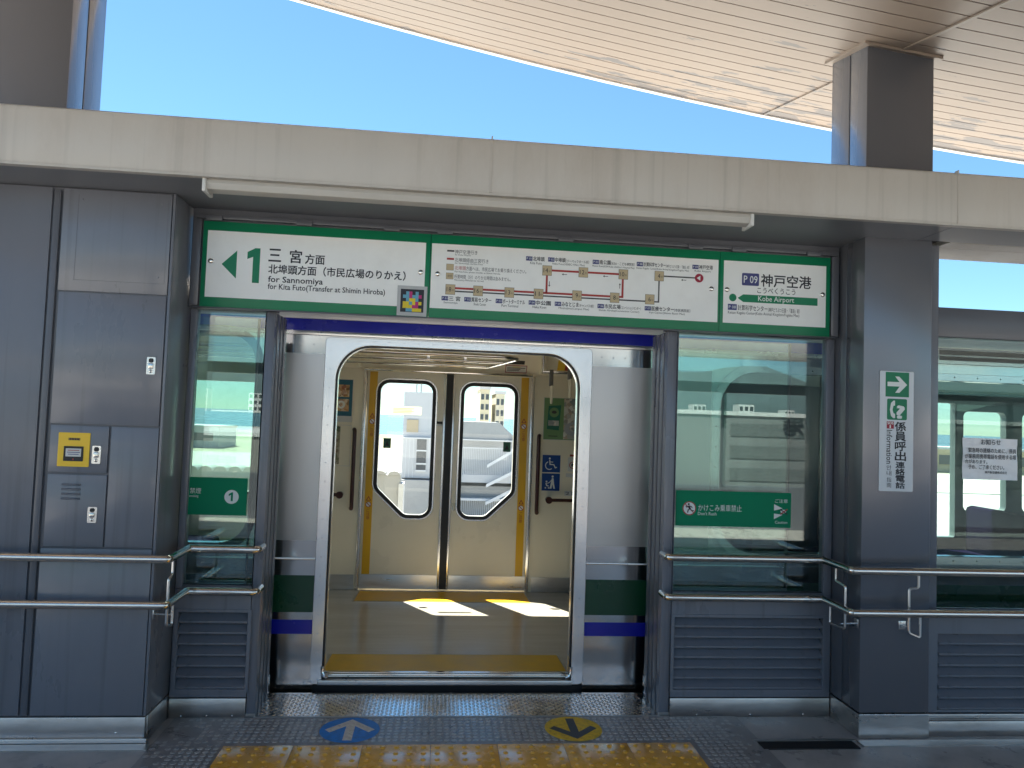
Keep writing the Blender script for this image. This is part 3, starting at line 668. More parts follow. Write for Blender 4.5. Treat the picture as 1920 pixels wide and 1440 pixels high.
# route map
SB = sign('route_map_sign', 'middle white and green sign with the railway route map', -.079, 1.4605, -.080+.006, 1.4505)
screws(SB, (-.040, 1.414), 2.262)
def line(pts, wd, m, k=0): sheet('route_line', stroke(pts, wd), YT-.0002*k, m, SB)
line([(.028, 2.176), (1.127, 2.176), (1.127, 2.315), (1.345, 2.315)], .0075, INKG, 0)
line([(.028, 2.192), (.931, 2.192), (.931, 2.312), (.527, 2.312), (.527, 2.192)], .0105, RED, 3)
for x, z, t_ in ((.028, 2.184, '18'), (.171, 2.184, '16'), (.333, 2.184, '13'), (.486, 2.185, '11'), (.689, 2.187, '9'), (.890, 2.186, '8'), (1.079, 2.187, '6'), (.527, 2.310, '14'), (.719, 2.311, '12'), (.933, 2.312, '10'), (1.127, 2.314, '4')):
    hw = .0235
    sheet('station_box_edge', rect(x-hw-.0015, z-.0265, x+hw+.0015, z+.0265), YT-.0012, INKG, SB); sheet('station_box', rect(x-hw, z-.025, x+hw, z+.025), YT-.0018, CREAM, SB)
    w_ = .022 if len(t_) == 2 else .011
    text(t_, (x+.003-w_, z-.011, x+.005, z+.012), YT-.0025, INK, SB); text('分', (x+.008, z-.009, x+.018, z+.002), YT-.0025, INK, SB)
sheet('terminus_disc', circ(1.345, 2.315, .0235), YT-.0012, MAROON, SB); sheet('terminus_arrow', [(1.332, 2.315), (1.351, 2.302), (1.351, 2.328)], YT-.0018, PALE, SB)
for x, z in ((.619, 2.295), (.838, 2.297), (1.261, 2.300)):
    sheet('arrow', [(x-.014, z), (x-.005, z+.006), (x-.005, z+.0015), (x+.014, z+.0015), (x+.014, z-.0015), (x-.005, z-.0015), (x-.005, z-.006)], YT, INKG, SB)
for x, z, s_ in ((.541, 2.240, -1), (.916, 2.250, 1)):
    sheet('arrow', [(x, z+s_*.014), (x-.006, z+s_*.005), (x-.0015, z+s_*.005), (x-.0015, z-s_*.014), (x+.0015, z-s_*.014), (x+.0015, z+s_*.005), (x+.006, z+s_*.005)], YT, INKG, SB)
ST = [(.414, 2.357, .5115, '01', '北埠頭', None, 0, 'Kita Futo', .437, .498), (.530, 2.358, .623, '02', '中埠頭', '（ジーベックホール前）', .748, 'Naka Futo(XEBEC HALL Mae)', .554, .725),
      (.767, 2.359, .863, '03', '南公園', '（IKEA・こども病院前）', .993, "Minami Koen(IKEA/Kobe Children's Hospital Mae)", .766, .992),
      (1.004, 2.361, 1.160, '08', '計算科学センター', '（神戸どうぶつ王国・「富岳」前）', 1.290, 'Keisan Kagaku Center(Kobe Animal Kingdom/Fugaku Mae)', 1.003, 1.288), (1.307, 2.363, 1.419, '09', '神戸空港', None, 0, 'Kobe Airport', 1.320, 1.408),
      (-.015, 2.126, .081, '01', '三 宮', None, 0, 'Sannomiya', -.004, .068), (.101, 2.126, .241, '02', '貿易センター', None, 0, 'Boeki Center', .152, .215), (.264, 2.126, .416, '03', 'ポートターミナル', None, 0, 'Port Terminal', .295, .382),
      (.436, 2.127, .552, '04', '中公園', None, 0, 'Naka Koen', .457, .529), (.573, 2.127, .699, '05', 'みなとじま', '（キャンパス前）', .780, 'Minatojima(Campus Mae)', .594, .755),
      (.800, 2.127, .923, '06', '市民広場', '（コンベンションセンター）', 1.032, 'Shimin Hiroba(Convention Center)', .807, 1.024), (1.053, 2.128, 1.211, '07', '医療センター', '（市民病院前）', 1.301, 'Iryo Center(Shimin Byoin Mae)', 1.078, 1.271)]
for x0, z, x1, no, jp, sm, sx, en, e0, e1 in ST:
    sheet('number_badge', rect(x0, z, x0+.034, z+.0225), YT, NAVY, SB); text('P '+no, (x0+.004, z+.006, x0+.030, z+.0165), YT-.0006, PALE, SB)
    text(jp, (x0+.037, z, x1, z+.0235), YT, INK, SB, bold=.018)
    if sm: text(sm, (x1+.002, z, sx, z+.017), YT, INK, SB, bold=.005)
    text(en, (e0, z-.0175, e1, z-.0045), YT, INK, SB)
sheet('legend_bar', rect(.004, 2.380, .041, 2.389), YT, INKG, SB); text('神戸空港行き', (.045, 2.371, .160, 2.393), YT, INK, SB); text('for Kobe Airport', (.045, 2.360, .127, 2.370), YT, INK, SB)
sheet('legend_bar', rect(.004, 2.338, .041, 2.348), YT, RED, SB); text('北埠頭経由三宮行き', (.045, 2.329, .219, 2.351), YT, INK, SB); text('for Sannomiya via Kita Futo', (.046, 2.316, .190, 2.327), YT, INK, SB)
for zc in (2.300, 2.254):
    sheet('legend_box_edge', rect(.003, zc-.0165, .041, zc+.0165), YT, INKG, SB); sheet('legend_box', rect(.004, zc-.0155, .040, zc+.0155), YT-.0006, CREAM, SB)
text('0分', (.012, 2.247, .034, 2.261), YT-.0013, INK, SB)
text('北埠頭', (.046, 2.287, .104, 2.309), YT, RED, SB); text('方面へは、市民広場でお乗り換えください。', (.105, 2.287, .418, 2.309), YT, INK, SB)
text('For Kita Futo, please transfer at Shimin Hiroba.', (.047, 2.272, .284, 2.283), YT, INK, SB)
text('所要時間（分）のりかえ時間は含みません。', (.046, 2.242, .338, 2.264), YT, INK, SB); text('Necessary Minutes for Arrival', (.047, 2.229, .198, 2.240), YT, INK, SB)
# station name
SC = sign('station_name_sign', 'right white and green sign naming the station in a green arrow', 1.4625, 2.080, 1.481, 2.055)
screws(SC, (1.501, 2.037), 2.263)
plate('number_badge', [rr(1.582, 2.290, 1.677, 2.357, .006, 3)], YT, .0006, NAVY, SC); text('P 09', (1.592, 2.304, 1.668, 2.343), YT-.0007, PALE, SC, bold=.006)
text('神戸空港', (1.689, 2.289, 1.970, 2.356), YT, INK, SC, bold=.016); text('こうべくうこう', (1.668, 2.251, 1.882, 2.283), YT, INK, SC, bold=.006)
sheet('arrow', [(1.560, 2.2205), (1.591, 2.200), (2.008, 2.200), (2.008, 2.241), (1.591, 2.241)], YT, GREEN, SC); sheet('next_station_disc', circ(1.533, 2.221, .0205), YT, GREEN, SC)
text('Kobe Airport', (1.674, 2.201, 1.875, 2.237), YT-.0007, PALE, SC, bold=.006)
sheet('number_badge', rect(1.507, 2.154, 1.556, 2.186), YT, NAVY, SC); text('P 08', (1.512, 2.162, 1.551, 2.178), YT-.0007, PALE, SC)
text('計算科学センター', (1.562, 2.154, 1.727, 2.184), YT, INK, SC, bold=.01); text('（神戸どうぶつ王国・「富岳」前）', (1.731, 2.153, 1.908, 2.177), YT, INK, SC, bold=.006)
text('Keisan Kagaku Center(Kobe Animal Kingdom/Fugaku Mae)', (1.508, 2.129, 1.906, 2.149), YT, INK, SC)

# ================================================================== PILLAR SIGN
IS = thing('information_sign', 'tall white sign with green arrow and telephone symbols on the right pillar', 'sign', (2.325, 3.535, 1.23))
yi = 3.530
plate('sign_plate', [rr(2.233, 1.232, 2.417, 1.845, .006, 4)], yi, .0045, mat('sign_plate_white', (.66, .69, .72), .35, var=.03), IS, bev=.001)
def px(x, z): return (2.233 + (x-237+ (z-188)*.012)/220*.184, 1.845 - (z-188)/780*.613)     # measured on the sign face
def pbox(x0, z0, x1, z1): a = px(x0, (z0+z1)/2); b = px(x1, (z0+z1)/2); return (a[0], px(0, z1)[1], b[0], px(0, z0)[1])
yj = yi-.0008
sheet('green_square', rect(*pbox(272, 194, 424, 355)), yj, GREEN, IS)
sheet('arrow', [px(*p) for p in ((284, 258), (362, 258), (334, 222), (360, 222), (411, 275), (360, 328), (334, 328), (362, 287), (284, 287))], yj-.0007, PALE, IS)
plate('green_square', [rr(*pbox(281, 368, 410, 505), .008, 4)], yj, .0006, GREEN, IS)
sheet('handset', [px(*p) for p in ((322, 380), (332, 380), (332, 412), (322, 414), (316, 440), (322, 462), (332, 466), (332, 494), (320, 494), (306, 480), (299, 440), (306, 396))], yj-.0007, PALE, IS)
text('?', pbox(344, 414, 392, 493), yj-.0007, PALE, IS, bold=.018)
sheet('red_square', rect(*pbox(279, 516, 325, 563)), yj, MAROON, IS); text('SOS', pbox(283, 519, 321, 535), yj-.0007, PALE, IS, bold=.02); sheet('handset', rect(*pbox(297, 540, 305, 560)), yj-.0007, PALE, IS)
for k, ch in enumerate('係員呼出'): text(ch, pbox(332, 518+k*64, 402, 577+k*64), yj, INK, IS, bold=.02)
for k, ch in enumerate('連絡電話'): text(ch, pbox(336, 776+k*44, 394, 816+k*44), yj, INK, IS, bold=.02)
text('Information', pbox(277, 572, 313, 790), yj, INK, IS, rot=-90, bold=.008)
for ch, a in (('안', 800), ('내', 836), ('指', 878), ('南', 913)): text(ch, pbox(278, a, 308, a+31), yj, INK, IS)

# ================================================================== HANDRAILS
def arc_path(pts, r=.03, n=4):
    out = [Vector(pts[0])]
    for i in range(1, len(pts)-1):
        p = Vector(pts[i]); a = (Vector(pts[i-1])-p).normalized(); b = (Vector(pts[i+1])-p).normalized()
        p0, p1 = p+a*r, p+b*r
        for k in range(n+1):
            t = k/n; out.append((1-t)**2*p0 + 2*t*(1-t)*p + t*t*p1)
    out.append(Vector(pts[-1])); return out
def bracket(H, path, plate_at):
    MB().tube(arc_path(path, .012, 4), .0062, 8).build('bracket', STEEL, H, smooth=True)
    x, y_, z, ax = plate_at
    if ax == 'x': bx('bracket_plate', STEEL, H, x-.003, x+.003, y_-.012, y_+.022, z-.022, z+.022, .002)
    else: bx('bracket_plate', STEEL, H, x-.026, x+.012, y_-.003, y_+.003, z-.022, z+.022, .002)
HL = thing('handrail', 'pair of polished steel handrails on the left along the cabinet', 'handrail', (-1.3, 3.45, 0), 'steel handrails along the platform screen')
HR = thing('handrail', 'pair of polished steel handrails on the right across screen and pillar', 'handrail', (2.0, 3.45, 0), 'steel handrails along the platform screen')
for z in (.845, .640):
    r = .0195
    MB().tube(arc_path([(-4.9, 3.45, z), (-1.188, 3.45, z), (-1.188, 3.72, z), (-.862, 3.72, z), (-.862, 3.818, z)], .022), r, 16).build('rail', CHROME, HL, smooth=True)
    MB().tube(arc_path([(1.208, 3.818, z), (1.208, 3.72, z), (2.050, 3.72, z), (2.050, 3.45, z), (6.4, 3.45, z)], .022), r, 16).build('rail', CHROME, HR, smooth=True)
    for H, x, y_, ax in ((HL, -1.188, 3.45, 'x'), (HL, -1.188, 3.72, 'x'), (HR, 2.05, 3.72, 'x'), (HR, 2.05, 3.45, 'x')):
        MB().tube([(x-.0015, y_, z), (x+.0015, y_, z)], r+.0012, 16).build('joint_ring', CHROME, H, smooth=True)
    for xj in (2.50,): MB().tube([(xj-.012, 3.45, z), (xj+.012, 3.45, z)], r+.0012, 16).build('joint_ring', CHROME, HR, smooth=True)
bracket(HL, [(-1.188, 3.52, .835), (-1.188, 3.52, .765), (-1.188, 3.475, .755), (-1.188, 3.475, .545), (-1.188, 3.53, .530), (-1.188, 3.53, .572), (-1.272, 3.53+.02, .572)][:5] + [(-1.188, 3.545, .530), (-1.188, 3.545, .62)], (-1.271, 3.55, .575, 'x'))
MB().tube([(-1.188, 3.545, .575), (-1.272, 3.552, .575)], .0055, 8).build('bracket_arm', STEEL, HL)
bracket(HR, [(2.050, 3.60, .835), (2.050, 3.60, .765), (2.050, 3.51, .755), (2.050, 3.51, .545), (2.050, 3.65, .535), (2.050, 3.65, .62)], (2.143, 3.56, .560, 'x'))
MB().tube([(2.050, 3.55, .560), (2.143, 3.56, .560)], .0055, 8).build('bracket_arm', STEEL, HR)
bracket(HR, [(2.415, 3.475, .832), (2.415, 3.475, .760), (2.375, 3.49, .752), (2.375, 3.49, .535), (2.425, 3.475, .515), (2.425, 3.475, .62)], (2.375, 3.5345, .560, 'y'))
MB().tube([(2.375, 3.49, .560), (2.375, 3.534, .560)], .0055, 8).build('bracket_arm', STEEL, HR)

# ================================================================== FLOOR STICKERS
def sticker(label, cx, cy, md, ma, s_):
    F = thing('floor_sticker', label, 'floor sticker', (cx, cy, .007), 'round arrow stickers on the floor')
    plate('disc', [circ(cx, cy, .1425, 36)], .0074, .0006, md, F, 'floor')
    a = s_
    pts = [(-.021, -.118), (.021, -.118), (.021, .040), (.092, -.030), (.118, .000), (0, .118), (-.118, .000), (-.092, -.030), (-.021, .040)]
    plate('arrow', [[(cx+p[0], cy+p[1]*a) for p in (pts if a > 0 else pts[::-1])]], .0082, .0006, ma, F, 'floor')
sticker('round blue floor sticker with a white arrow pointing into the train', -.370, 3.652, STICKB, STICKW, 1)
sticker('round yellow floor sticker with a black arrow pointing out of the train', .722, 3.652, STICKY, STICKK, -1)

# ================================================================== TRAIN
TR = thing('train_car', 'silver train car with blue and green stripes standing at the platform, door open', 'train', (.1, 5.2, -.3))
YN, YFW, TX0_, TX1_ = 4.200, 6.27, -6.2, 7.4
ZF = .06
# near side walls
wl = rr(-3.60, .79, -1.036, 1.950, .16); wr = rr(1.655, .79, 4.55, 1.860, .22, 8); wr2 = rr(4.95, .79, 7.0, 1.860, .2)
plate('side_wall', [rect(TX0_, -.34, -.640, 2.10), wl], YN, .06, BODY, TR)
plate('side_wall', [rect(.872, -.34, TX1_, 2.10), wr, wr2], YN, .06, BODY, TR)
plate('side_wall', [rect(-.640, 1.93, .872, 2.10)], YN, .06, BODY, TR)
plate('window_frame', [rr(1.608, .742, 4.60, 1.905, .262, 10), wr], YN-.006, .02, FRAME_S, TR, bev=.002)
plate('window_frame', [rr(4.90, .742, 7.05, 1.905, .24, 8), wr2], YN-.006, .02, FRAME_S, TR, bev=.002)
plate('window_frame', [rr(-3.65, .742, -.992, 1.995, .2, 8), wl], YN-.004, .02, BLACK, TR, bev=.002)
mb = MB()
for z in (.766, 1.882):
    x = 1.92
    while x < 4.4: mb.dome((x, YN-.006, z), .005, .002, seg=6); x += .152
for z in (1.05, 1.17, 1.29, 1.41, 1.53): mb.dome((1.631, YN-.006, z), .005, .002, seg=6)
mb.build('frame_screws', BLACK, TR, kind='stuff')
for wn in (wl, wr, wr2): plate('window_pane', [wn], YN+.025, .006, GLASS_T, TR)
# stripes and cladding films on the outside
for a, b in ((TX0_, -.6575), (.8755, TX1_)):
    sheet('green_stripe', rect(a, .419, b, .621), YN-.0016, GREEN_D, TR); sheet('blue_stripe', rect(a, .300, b, .3775), YN-.0016, BLUE, TR)
    bx('waist_moulding', STEEL, TR, a, b, YN-.008, YN-.0005, .708, .718, .002)
for a, b in ((-.990, -.6575), (.8755, 1.600)):
    sheet('silver_film', rect(a, .813, b, 1.858), YN-.0018, FILM, TR)
sheet('blue_stripe', rect(TX0_, 1.988, 2.96, 2.054), YN-.0032, BLUE, TR)
bx('cantrail', TRIMW, TR, TX0_, TX1_, YN-.012, YN-.0006, 2.0545, 2.099, .003)
bx('gutter_strip', STEEL, TR, TX0_, TX1_, YN-.010, YN-.0006, 1.962, 1.9865, .003)
VG = plate('vent_grille', [rr(3.0, 1.965, 5.4, 2.06, .012, 3), rect(3.03, 1.985, 5.37, 2.048)], YN-.014, .012, FRAME_S, TR)
bx('vent_mesh', mat('vent_mesh', (.02, .022, .04), .6, var=.6, vscale=220), VG, 3.03, 5.37, YN-.009, YN-.004, 1.985, 2.048)
bx('vent_bar', FRAME_S, VG, 3.03, 5.37, YN-.0125, YN-.0092, 2.010, 2.020)
# door surround
inner = rr(-.592, .046, .806, 1.915, .195, 10, .012); outer = rr(-.656, .030, .874, 1.957, .028, 4)
plate('door_frame', [outer, inner], YN-.014, .020, FRAME_S, TR, bev=.003, smooth=True)
plate('door_seal', [rr(-.598, .0575, .812, 1.921, .2, 10, .01), rr(-.585, .062, .799, 1.908, .19, 10, .01)], YN+.007, .030, BLACK, TR)
plate('door_reveal', [rr(-.630, .050, .845, 1.945, .2, 10, .01), rr(-.590, .057, .804, 1.913, .193, 10, .01)], YN+.040, .070, FRAME_S, TR)
mb = MB()
for x in [-.55+.083*i for i in range(17)]: mb.dome((x, YN-.014, 1.937), .0045, .0022, seg=6)
for z in [.20+.105*i for i in range(17)]:
    for x in (-.624, .840): mb.dome((x, YN-.014, z), .0045, .0022, seg=6)
for x in (-.86, -.80, -.72, .93, 1.0, 1.07): mb.dome((x, YN, 1.91), .005, .002, seg=6)
mb.build('rivets', FRAME_S, TR, kind='stuff', smooth=True)
sill = MB().box(-.612, .810, YN-.028, YN+.085, .028, .056, .004).build('door_sill', STEEL_H, TR, smooth=True)
bx('sill_rail', CHROME, sill, -.588, .800, YN+.010, YN+.022, .0565, .078, .003); bx('sill_rail', CHROME, sill, -.588, .800, YN+.050, YN+.080, .0565, .074, .004)
for x, s_ in ((-.588, 1), (.802, -1)): MB().tube([(x, YN-.016, .13), (x, YN-.018, .10), (x+s_*.012, YN-.02, .078), (x+s_*.03, YN-.02, .072)], .010, 8).build('seal_end', CHROME, sill, smooth=True)
bx('skirt', DARK, TR, TX0_, TX1_, YN+.012, YN+.055, -.60, .029)
# roof and ends
rp = [(YN, 2.10), (YN+.02, 2.16), (YN+.10, 2.26), (YN+.30, 2.34), (YN+.7, 2.385), (5.27, 2.40), (6.0, 2.36), (6.25, 2.26), (6.345, 2.16), (6.36, 2.10)]
rpi = [(a, b-.03) for a, b in rp]
mb = MB().prism(rp + [(6.30, 2.10), (6.22, 2.2), (5.9, 2.31), (5.27, 2.35), (4.7, 2.31), (4.36, 2.22), (4.26, 2.10)], TX0_, TX1_, 'yz'); mb.build('roof', TRIMW, TR, smooth=True)
for x in (TX0_, TX1_-.06): bx('end_wall', STEEL, TR, x, x+.06, YN+.061, YFW-.001, -.3, 2.099)
# interior
FLR = bx('floor', VINYL, TR, TX0_+.06, TX1_-.06, YN+.062, YFW, -.02, ZF)
for (a, b, c, d) in ((-.605, .800, 4.292, 4.606), (-.612, .782, 5.90, 6.225)):
    sheet('yellow_mat', [(a+.0, c), (b, c), (b-.012, d), (a+.012, d)], ZF+.0014, YEL, TR, 'floor')
    plate('mat_edge', [[(a-.010, c-.008), (b+.010, c-.008), (b-.002, d+.010), (a+.002, d+.010)], [(a, c), (b, c), (b-.012, d), (a+.012, d)]], ZF+.0012, .001, mat('mat_edge', (.30, .26, .20), .4), TR, 'floor')
bx('ceiling', CEIL, TR, TX0_+.06, TX1_-.06, 4.45, 6.05, 2.155, 2.175)
MB().prism([(6.262, 1.915), (6.262, 1.935), (6.04, 2.155), (6.03, 2.150), (6.225, 1.918)], TX0_+.06, TX1_-.06, 'yz').build('cornice_panel', CEIL, TR)
MB().prism([(YN+.068, 1.935), (YN+.068, 1.955), (4.46, 2.155), (4.47, 2.145), (YN+.10, 1.935)], TX0_+.06, TX1_-.06, 'yz').build('cornice_panel', CEIL, TR)
bx('door_header', CEIL, TR, -.66, .80, 6.205, 6.262, 1.900, 1.9145, .003); bx('header_trim', CHROME, TR, -.64, .78, 6.198, 6.2045, 1.896, 1.916, .002)
# far wall with windows
fw1 = rr(-3.3, .85, -1.45, 1.76, .07); fw2 = rr(1.75, .85, 2.30, 1.76, .06); fw3 = rr(2.55, .85, 3.3, 1.76, .06)
fwn = [rr(3.55, .85, 4.2, 1.76, .06), rr(4.46, .60, 4.70, 1.82, .02), rr(4.78, .84, 5.20, 1.75, .05), rr(5.36, .84, 6.2, 1.75, .05), rr(-5.6, .85, -3.6, 1.76, .07)]
plate('far_wall', [rect(TX0_+.06, -.3, -.622, 2.099), fw1, fwn[4]], YFW, .07, WALLC, TR)
DIM_LINING = mat('dim_lining', (.12, .15, .145), .45, var=.05)  # dimness at this end of the car is put into the dark colour
plate('far_wall', [rect(.790, -.3, 1.50, 2.099)], YFW, .07, WALLC, TR)
plate('far_wall', [rect(1.5005, -.3, TX1_-.06, 2.099)] + fwn[:4], YFW, .07, DIM_LINING, TR)
bx('dimming_partition', DIM_LINING, TR, 1.500, 1.530, YN+.075, YFW-.012, ZF+.001, 2.15)  # added to keep saloon light out of the right-hand end
bx('dim_ceiling', DIM_LINING, TR, 1.532, TX1_-.07, YN+.10, YFW-.02, 2.06, 2.075)  # dark ceiling added to dim the right-hand end
bx('dim_floor', SEATM, TR, 1.532, TX1_-.07, YN+.075, YFW-.012, ZF+.002, ZF+.012)  # dark layer over the floor, dims this end by its colour
plate('far_wall', [rect(-.70, 1.86, .87, 2.099)], YFW+.071, .02, WALLC, TR)
plate('far_wall', [rect(-.70, -.3, .87, .10)], YFW+.071, .02, WALLC, TR)
for a, b in ((-.70, -.60), (.765, .87)): plate('far_wall', [rect(a, .101, b, 1.859)], YFW+.071, .02, WALLC, TR)
bx('lintel', WALLC, TR, -.6215, .7895, YFW+.0005, YFW+.07, 1.916, 2.098)
for k, wn in enumerate([fw1] + fwn): plate('far_window_pane', [wn], YFW+.035, .005, GLASS_D, TR)
for a, b in ((TX0_+.07, -.664), (.834, TX1_-.07)): bx('kick_plate', STEEL_H, TR, a, b, YFW-.006, YFW-.001, ZF+.002, .185)
for x in (-.636, .792): bx('door_edge_trim', FRAME_S, TR, x-.014, x+.014, YFW-.014, YFW+.0215, ZF+.001, 1.899, .003)
# inner lining of the near wall
plate('near_lining', [rect(TX0_+.06, ZF, -.66, 2.098), wl], YN+.0605, .007, WALLC, TR); plate('near_lining', [rect(.88, ZF, TX1_-.06, 2.098), wr, wr2], YN+.0605, .007, DIM_LINING, TR)
# far door leaves
def leaf(x0, x1, win, strip_x, st, side):
    lf = plate('door_leaf', [rect(x0, .066, x1, 1.895), win], YFW+.022, .034, DOORC, TR)
    cx = sum(p[0] for p in win)/len(win); cz = sum(p[1] for p in win)/len(win)
    def grow(d, w_=win):
        out = []; n = len(w_)
        for i, p in enumerate(w_):
            t = (Vector(w_[(i+1) % n]) - Vector(w_[i-1])).normalized(); nn = Vector((t.y, -t.x))
            if nn.dot(Vector(p) - Vector((cx, cz))) < 0: nn = -nn
            out.append(tuple(Vector(p) + nn*d))
        return out
    plate('window_gasket', [grow(.030), grow(.0005)], YFW+.010, .040, BLACK, lf, bev=.003, smooth=True)
    plate('window_rim', [grow(.040), grow(.030)], YFW+.016, .006, FRAME_S, lf)
    plate('window_pane', [grow(.002)], YFW+.036, .005, GLASS_D, lf)
    sheet('yellow_strip', rect(strip_x, .185, strip_x+.066, 1.893), YFW+.0212, YELS, lf)
    bx('kick_plate', STEEL_H, lf, x0+.004, x1-.004, YFW+.016, YFW+.0218, .07, .186)
    for z in (1.50, .80):
        c = strip_x+.033
        sheet('warning_mark', [(c-.022, z), (c+.022, z), (c, z+.040)], YFW+.0204, RED, lf); sheet('warning_mark', [(c-.012, z+.005), (c+.012, z+.005), (c, z+.028)], YFW+.0197, YELS, lf)
        plate('warning_ring', [circ(c, z-.032, .024), circ(c, z-.032, .019)], YFW+.0204, .0006, RED, lf); sheet('warning_disc', circ(c, z-.032, .019), YFW+.0204, PALE, lf)
        sheet('warning_slash', stroke([(c-.014, z-.018), (c+.014, z-.046)], .006), YFW+.0196, RED, lf)
        for k, ch in enumerate('ご注意'): text(ch, (c-.014, z-.094-k*.032, c+.014, z-.066-k*.032), YFW+.0204, RED, lf)
    s0, s1 = st
    g = sheet('green_sticker', rect(s0, 1.245, s1, 1.330), YFW+.034, mat('green_sticker', (.02, .11, .07), .5), lf); sheet('sticker_mark', [(s0+.014, 1.265), (s1-.014, 1.265), ((s0+s1)/2, 1.308)], YFW+.0332, INK, lf)
    return lf
w1 = rpoly([(-.268, .690), (-.066, .690), (-.066, 1.800), (-.505, 1.800), (-.505, .915)], .075)
w2 = rpoly([(.206, .690), (.415, .690), (.640, .905), (.640, 1.800), (.206, 1.800)], .075)
l1 = leaf(-.620, .030, w1, -.602, (-.468, -.403), -1)
l2 = leaf(.125, .784, w2, .694, (.556, .620), 1)
bx('meeting_seal', BLACK, TR, .0485, .1075, YFW+.010, YFW+.050, .07, 1.895); bx('meeting_edge', FRAME_S, l1, .0305, .048, YFW+.006, YFW+.05, .07, 1.895, .002); bx('meeting_edge', FRAME_S, l2, .108, .1245, YFW+.006, YFW+.05, .07, 1.895, .002)
bx('door_catch', BLACK, l1, -.022, .026, YFW+.012, YFW+.0215, 1.466, 1.486, .002); sheet('caution_label', rect(-.022, 1.45, .026, 1.463), YFW+.0211, PALE, l1)
MB().tube([(.128+.01, YFW+.012, .80), (.128+.01, YFW+.008, .745), (.15, YFW+.006, .73), (.16, YFW+.008, .745), (.16, YFW+.012, .80)], .003, 6).build('door_pull', CHROME, l2, smooth=True)
[sheet('notice_line', rect(-.395, 1.548+.012*k, -.24+.02*(k % 2), 1.552+.012*k), YFW+.033, CREAM, l1) for k in range(4)]; sheet('window_notice', rect(-.405, 1.535, -.155, 1.605), YFW+.034, NOTICE_F, l1)
# grab bars, wall rails
for x in (-.700, .852):
    MB().tube(arc_path([(x+.012*(-1 if x < 0 else 1), YFW-.001, 1.395), (x, YFW-.055, 1.395), (x, YFW-.055, .735), (x+.012*(-1 if x < 0 else 1), YFW-.001, .735)], .03), .0165, 12).build('grab_bar', BROWN, TR, smooth=True)
MB().tube([(-3.4, YFW-.05, .850), (-.80, YFW-.05, .850)], .014, 10).build('wall_rail', BROWN, TR, smooth=True); MB().tube([(.955, YFW-.05, .850), (1.48, YFW-.05, .850)], .014, 10).build('wall_rail', BROWN, TR, smooth=True)
for x in (-.80, .955): MB().dome((x, YFW-.075, .850), .03, .0, '-y', 14).build('rail_boss', BROWN, TR); 
for x in (-.80, .955): MB().tube([(x, YFW-.06, .85), (x, YFW, .85)], .024, 12).build('rail_foot', mat('grey_boss', (.20, .18, .15), .5), TR, smooth=True)
# posters
FOOD1 = print_mat('food_print', [(.55, .28, .12), (.75, .62, .45), (.30, .07, .03), (.70, .45, .2), (.12, .05, .02)], 38)
FOOD2 = print_mat('grey_food_print', [(.40, .42, .40), (.65, .66, .60), (.20, .24, .25), (.5, .4, .3), (.7, .72, .7)], 30)
TEAL = mat('teal_print', (.015, .13, .20), .4); GRNP = mat('soft_green_print', (.16, .30, .13), .4)
def poster(x0, z0, x1, z1, ground):
    p = plate('poster', [rect(x0, z0, x1, z1)], YFW-.004, .003, WHITE, TR); sheet('print', rect(x0+.004, z0+.004, x1-.004, z1-.004), YFW-.0048, ground, p); return p
p = poster(-1.06, 1.455, -.735, 1.815, TEAL)
for k in range(2): sheet('picture', rect(-1.04, 1.545+k*.12, -.765, 1.648+k*.12), YFW-.0056, FOOD1, p); sheet('plate_picture', circ(-.83-.08*k, 1.60+k*.12, .034, 18), YFW-.0064, PALE, p); sheet('dish_picture', circ(-.83-.08*k, 1.60+k*.12, .017, 12), YFW-.0072, FOOD1, p)
sheet('white_strip', rect(-1.056, 1.459, -.739, 1.505), YFW-.0056, WHITE, p); sheet('title_bar', rect(-.98, 1.790, -.86, 1.798), YFW-.0056, PALE, p)
p = poster(-1.06, 1.085, -.735, 1.43, WALLC); sheet('picture', rect(-1.04, 1.10, -.826, 1.42), YFW-.0056, print_mat('green_food_print', [(.10, .14, .05), (.45, .40, .28), (.16, .10, .06), (.5, .45, .35), (.07, .10, .04)], 44), p)
p = poster(.893, 1.362, 1.42, 1.728, GRNP)
sheet('package_picture', [(.925, 1.455), (1.030, 1.445), (1.045, 1.665), (.935, 1.655)], YFW-.0056, mat('deep_green_print', (.02, .15, .10), .4), p); sheet('package_picture', circ(.985, 1.60, .042, 18), YFW-.0064, GRNP, p)
sheet('package_mark', circ(.985, 1.602, .022, 12, .014), YFW-.0072, INKG, p); sheet('package_picture', rect(.935, 1.485, 1.028, 1.53), YFW-.0064, FOOD2, p)
sheet('picture', rect(1.07, 1.372, 1.415, 1.722), YFW-.0056, FOOD2, p); sheet('plate_picture', circ(1.16, 1.46, .085, 24, .06), YFW-.0064, mat('grey_plate_print', (.36, .38, .42), .4), p); sheet('dish_picture', circ(1.17, 1.47, .05, 16, .034), YFW-.0072, FOOD2, p)
sheet('caption_bar', rect(.94, 1.392, 1.02, 1.399), YFW-.0056, INKG, p)
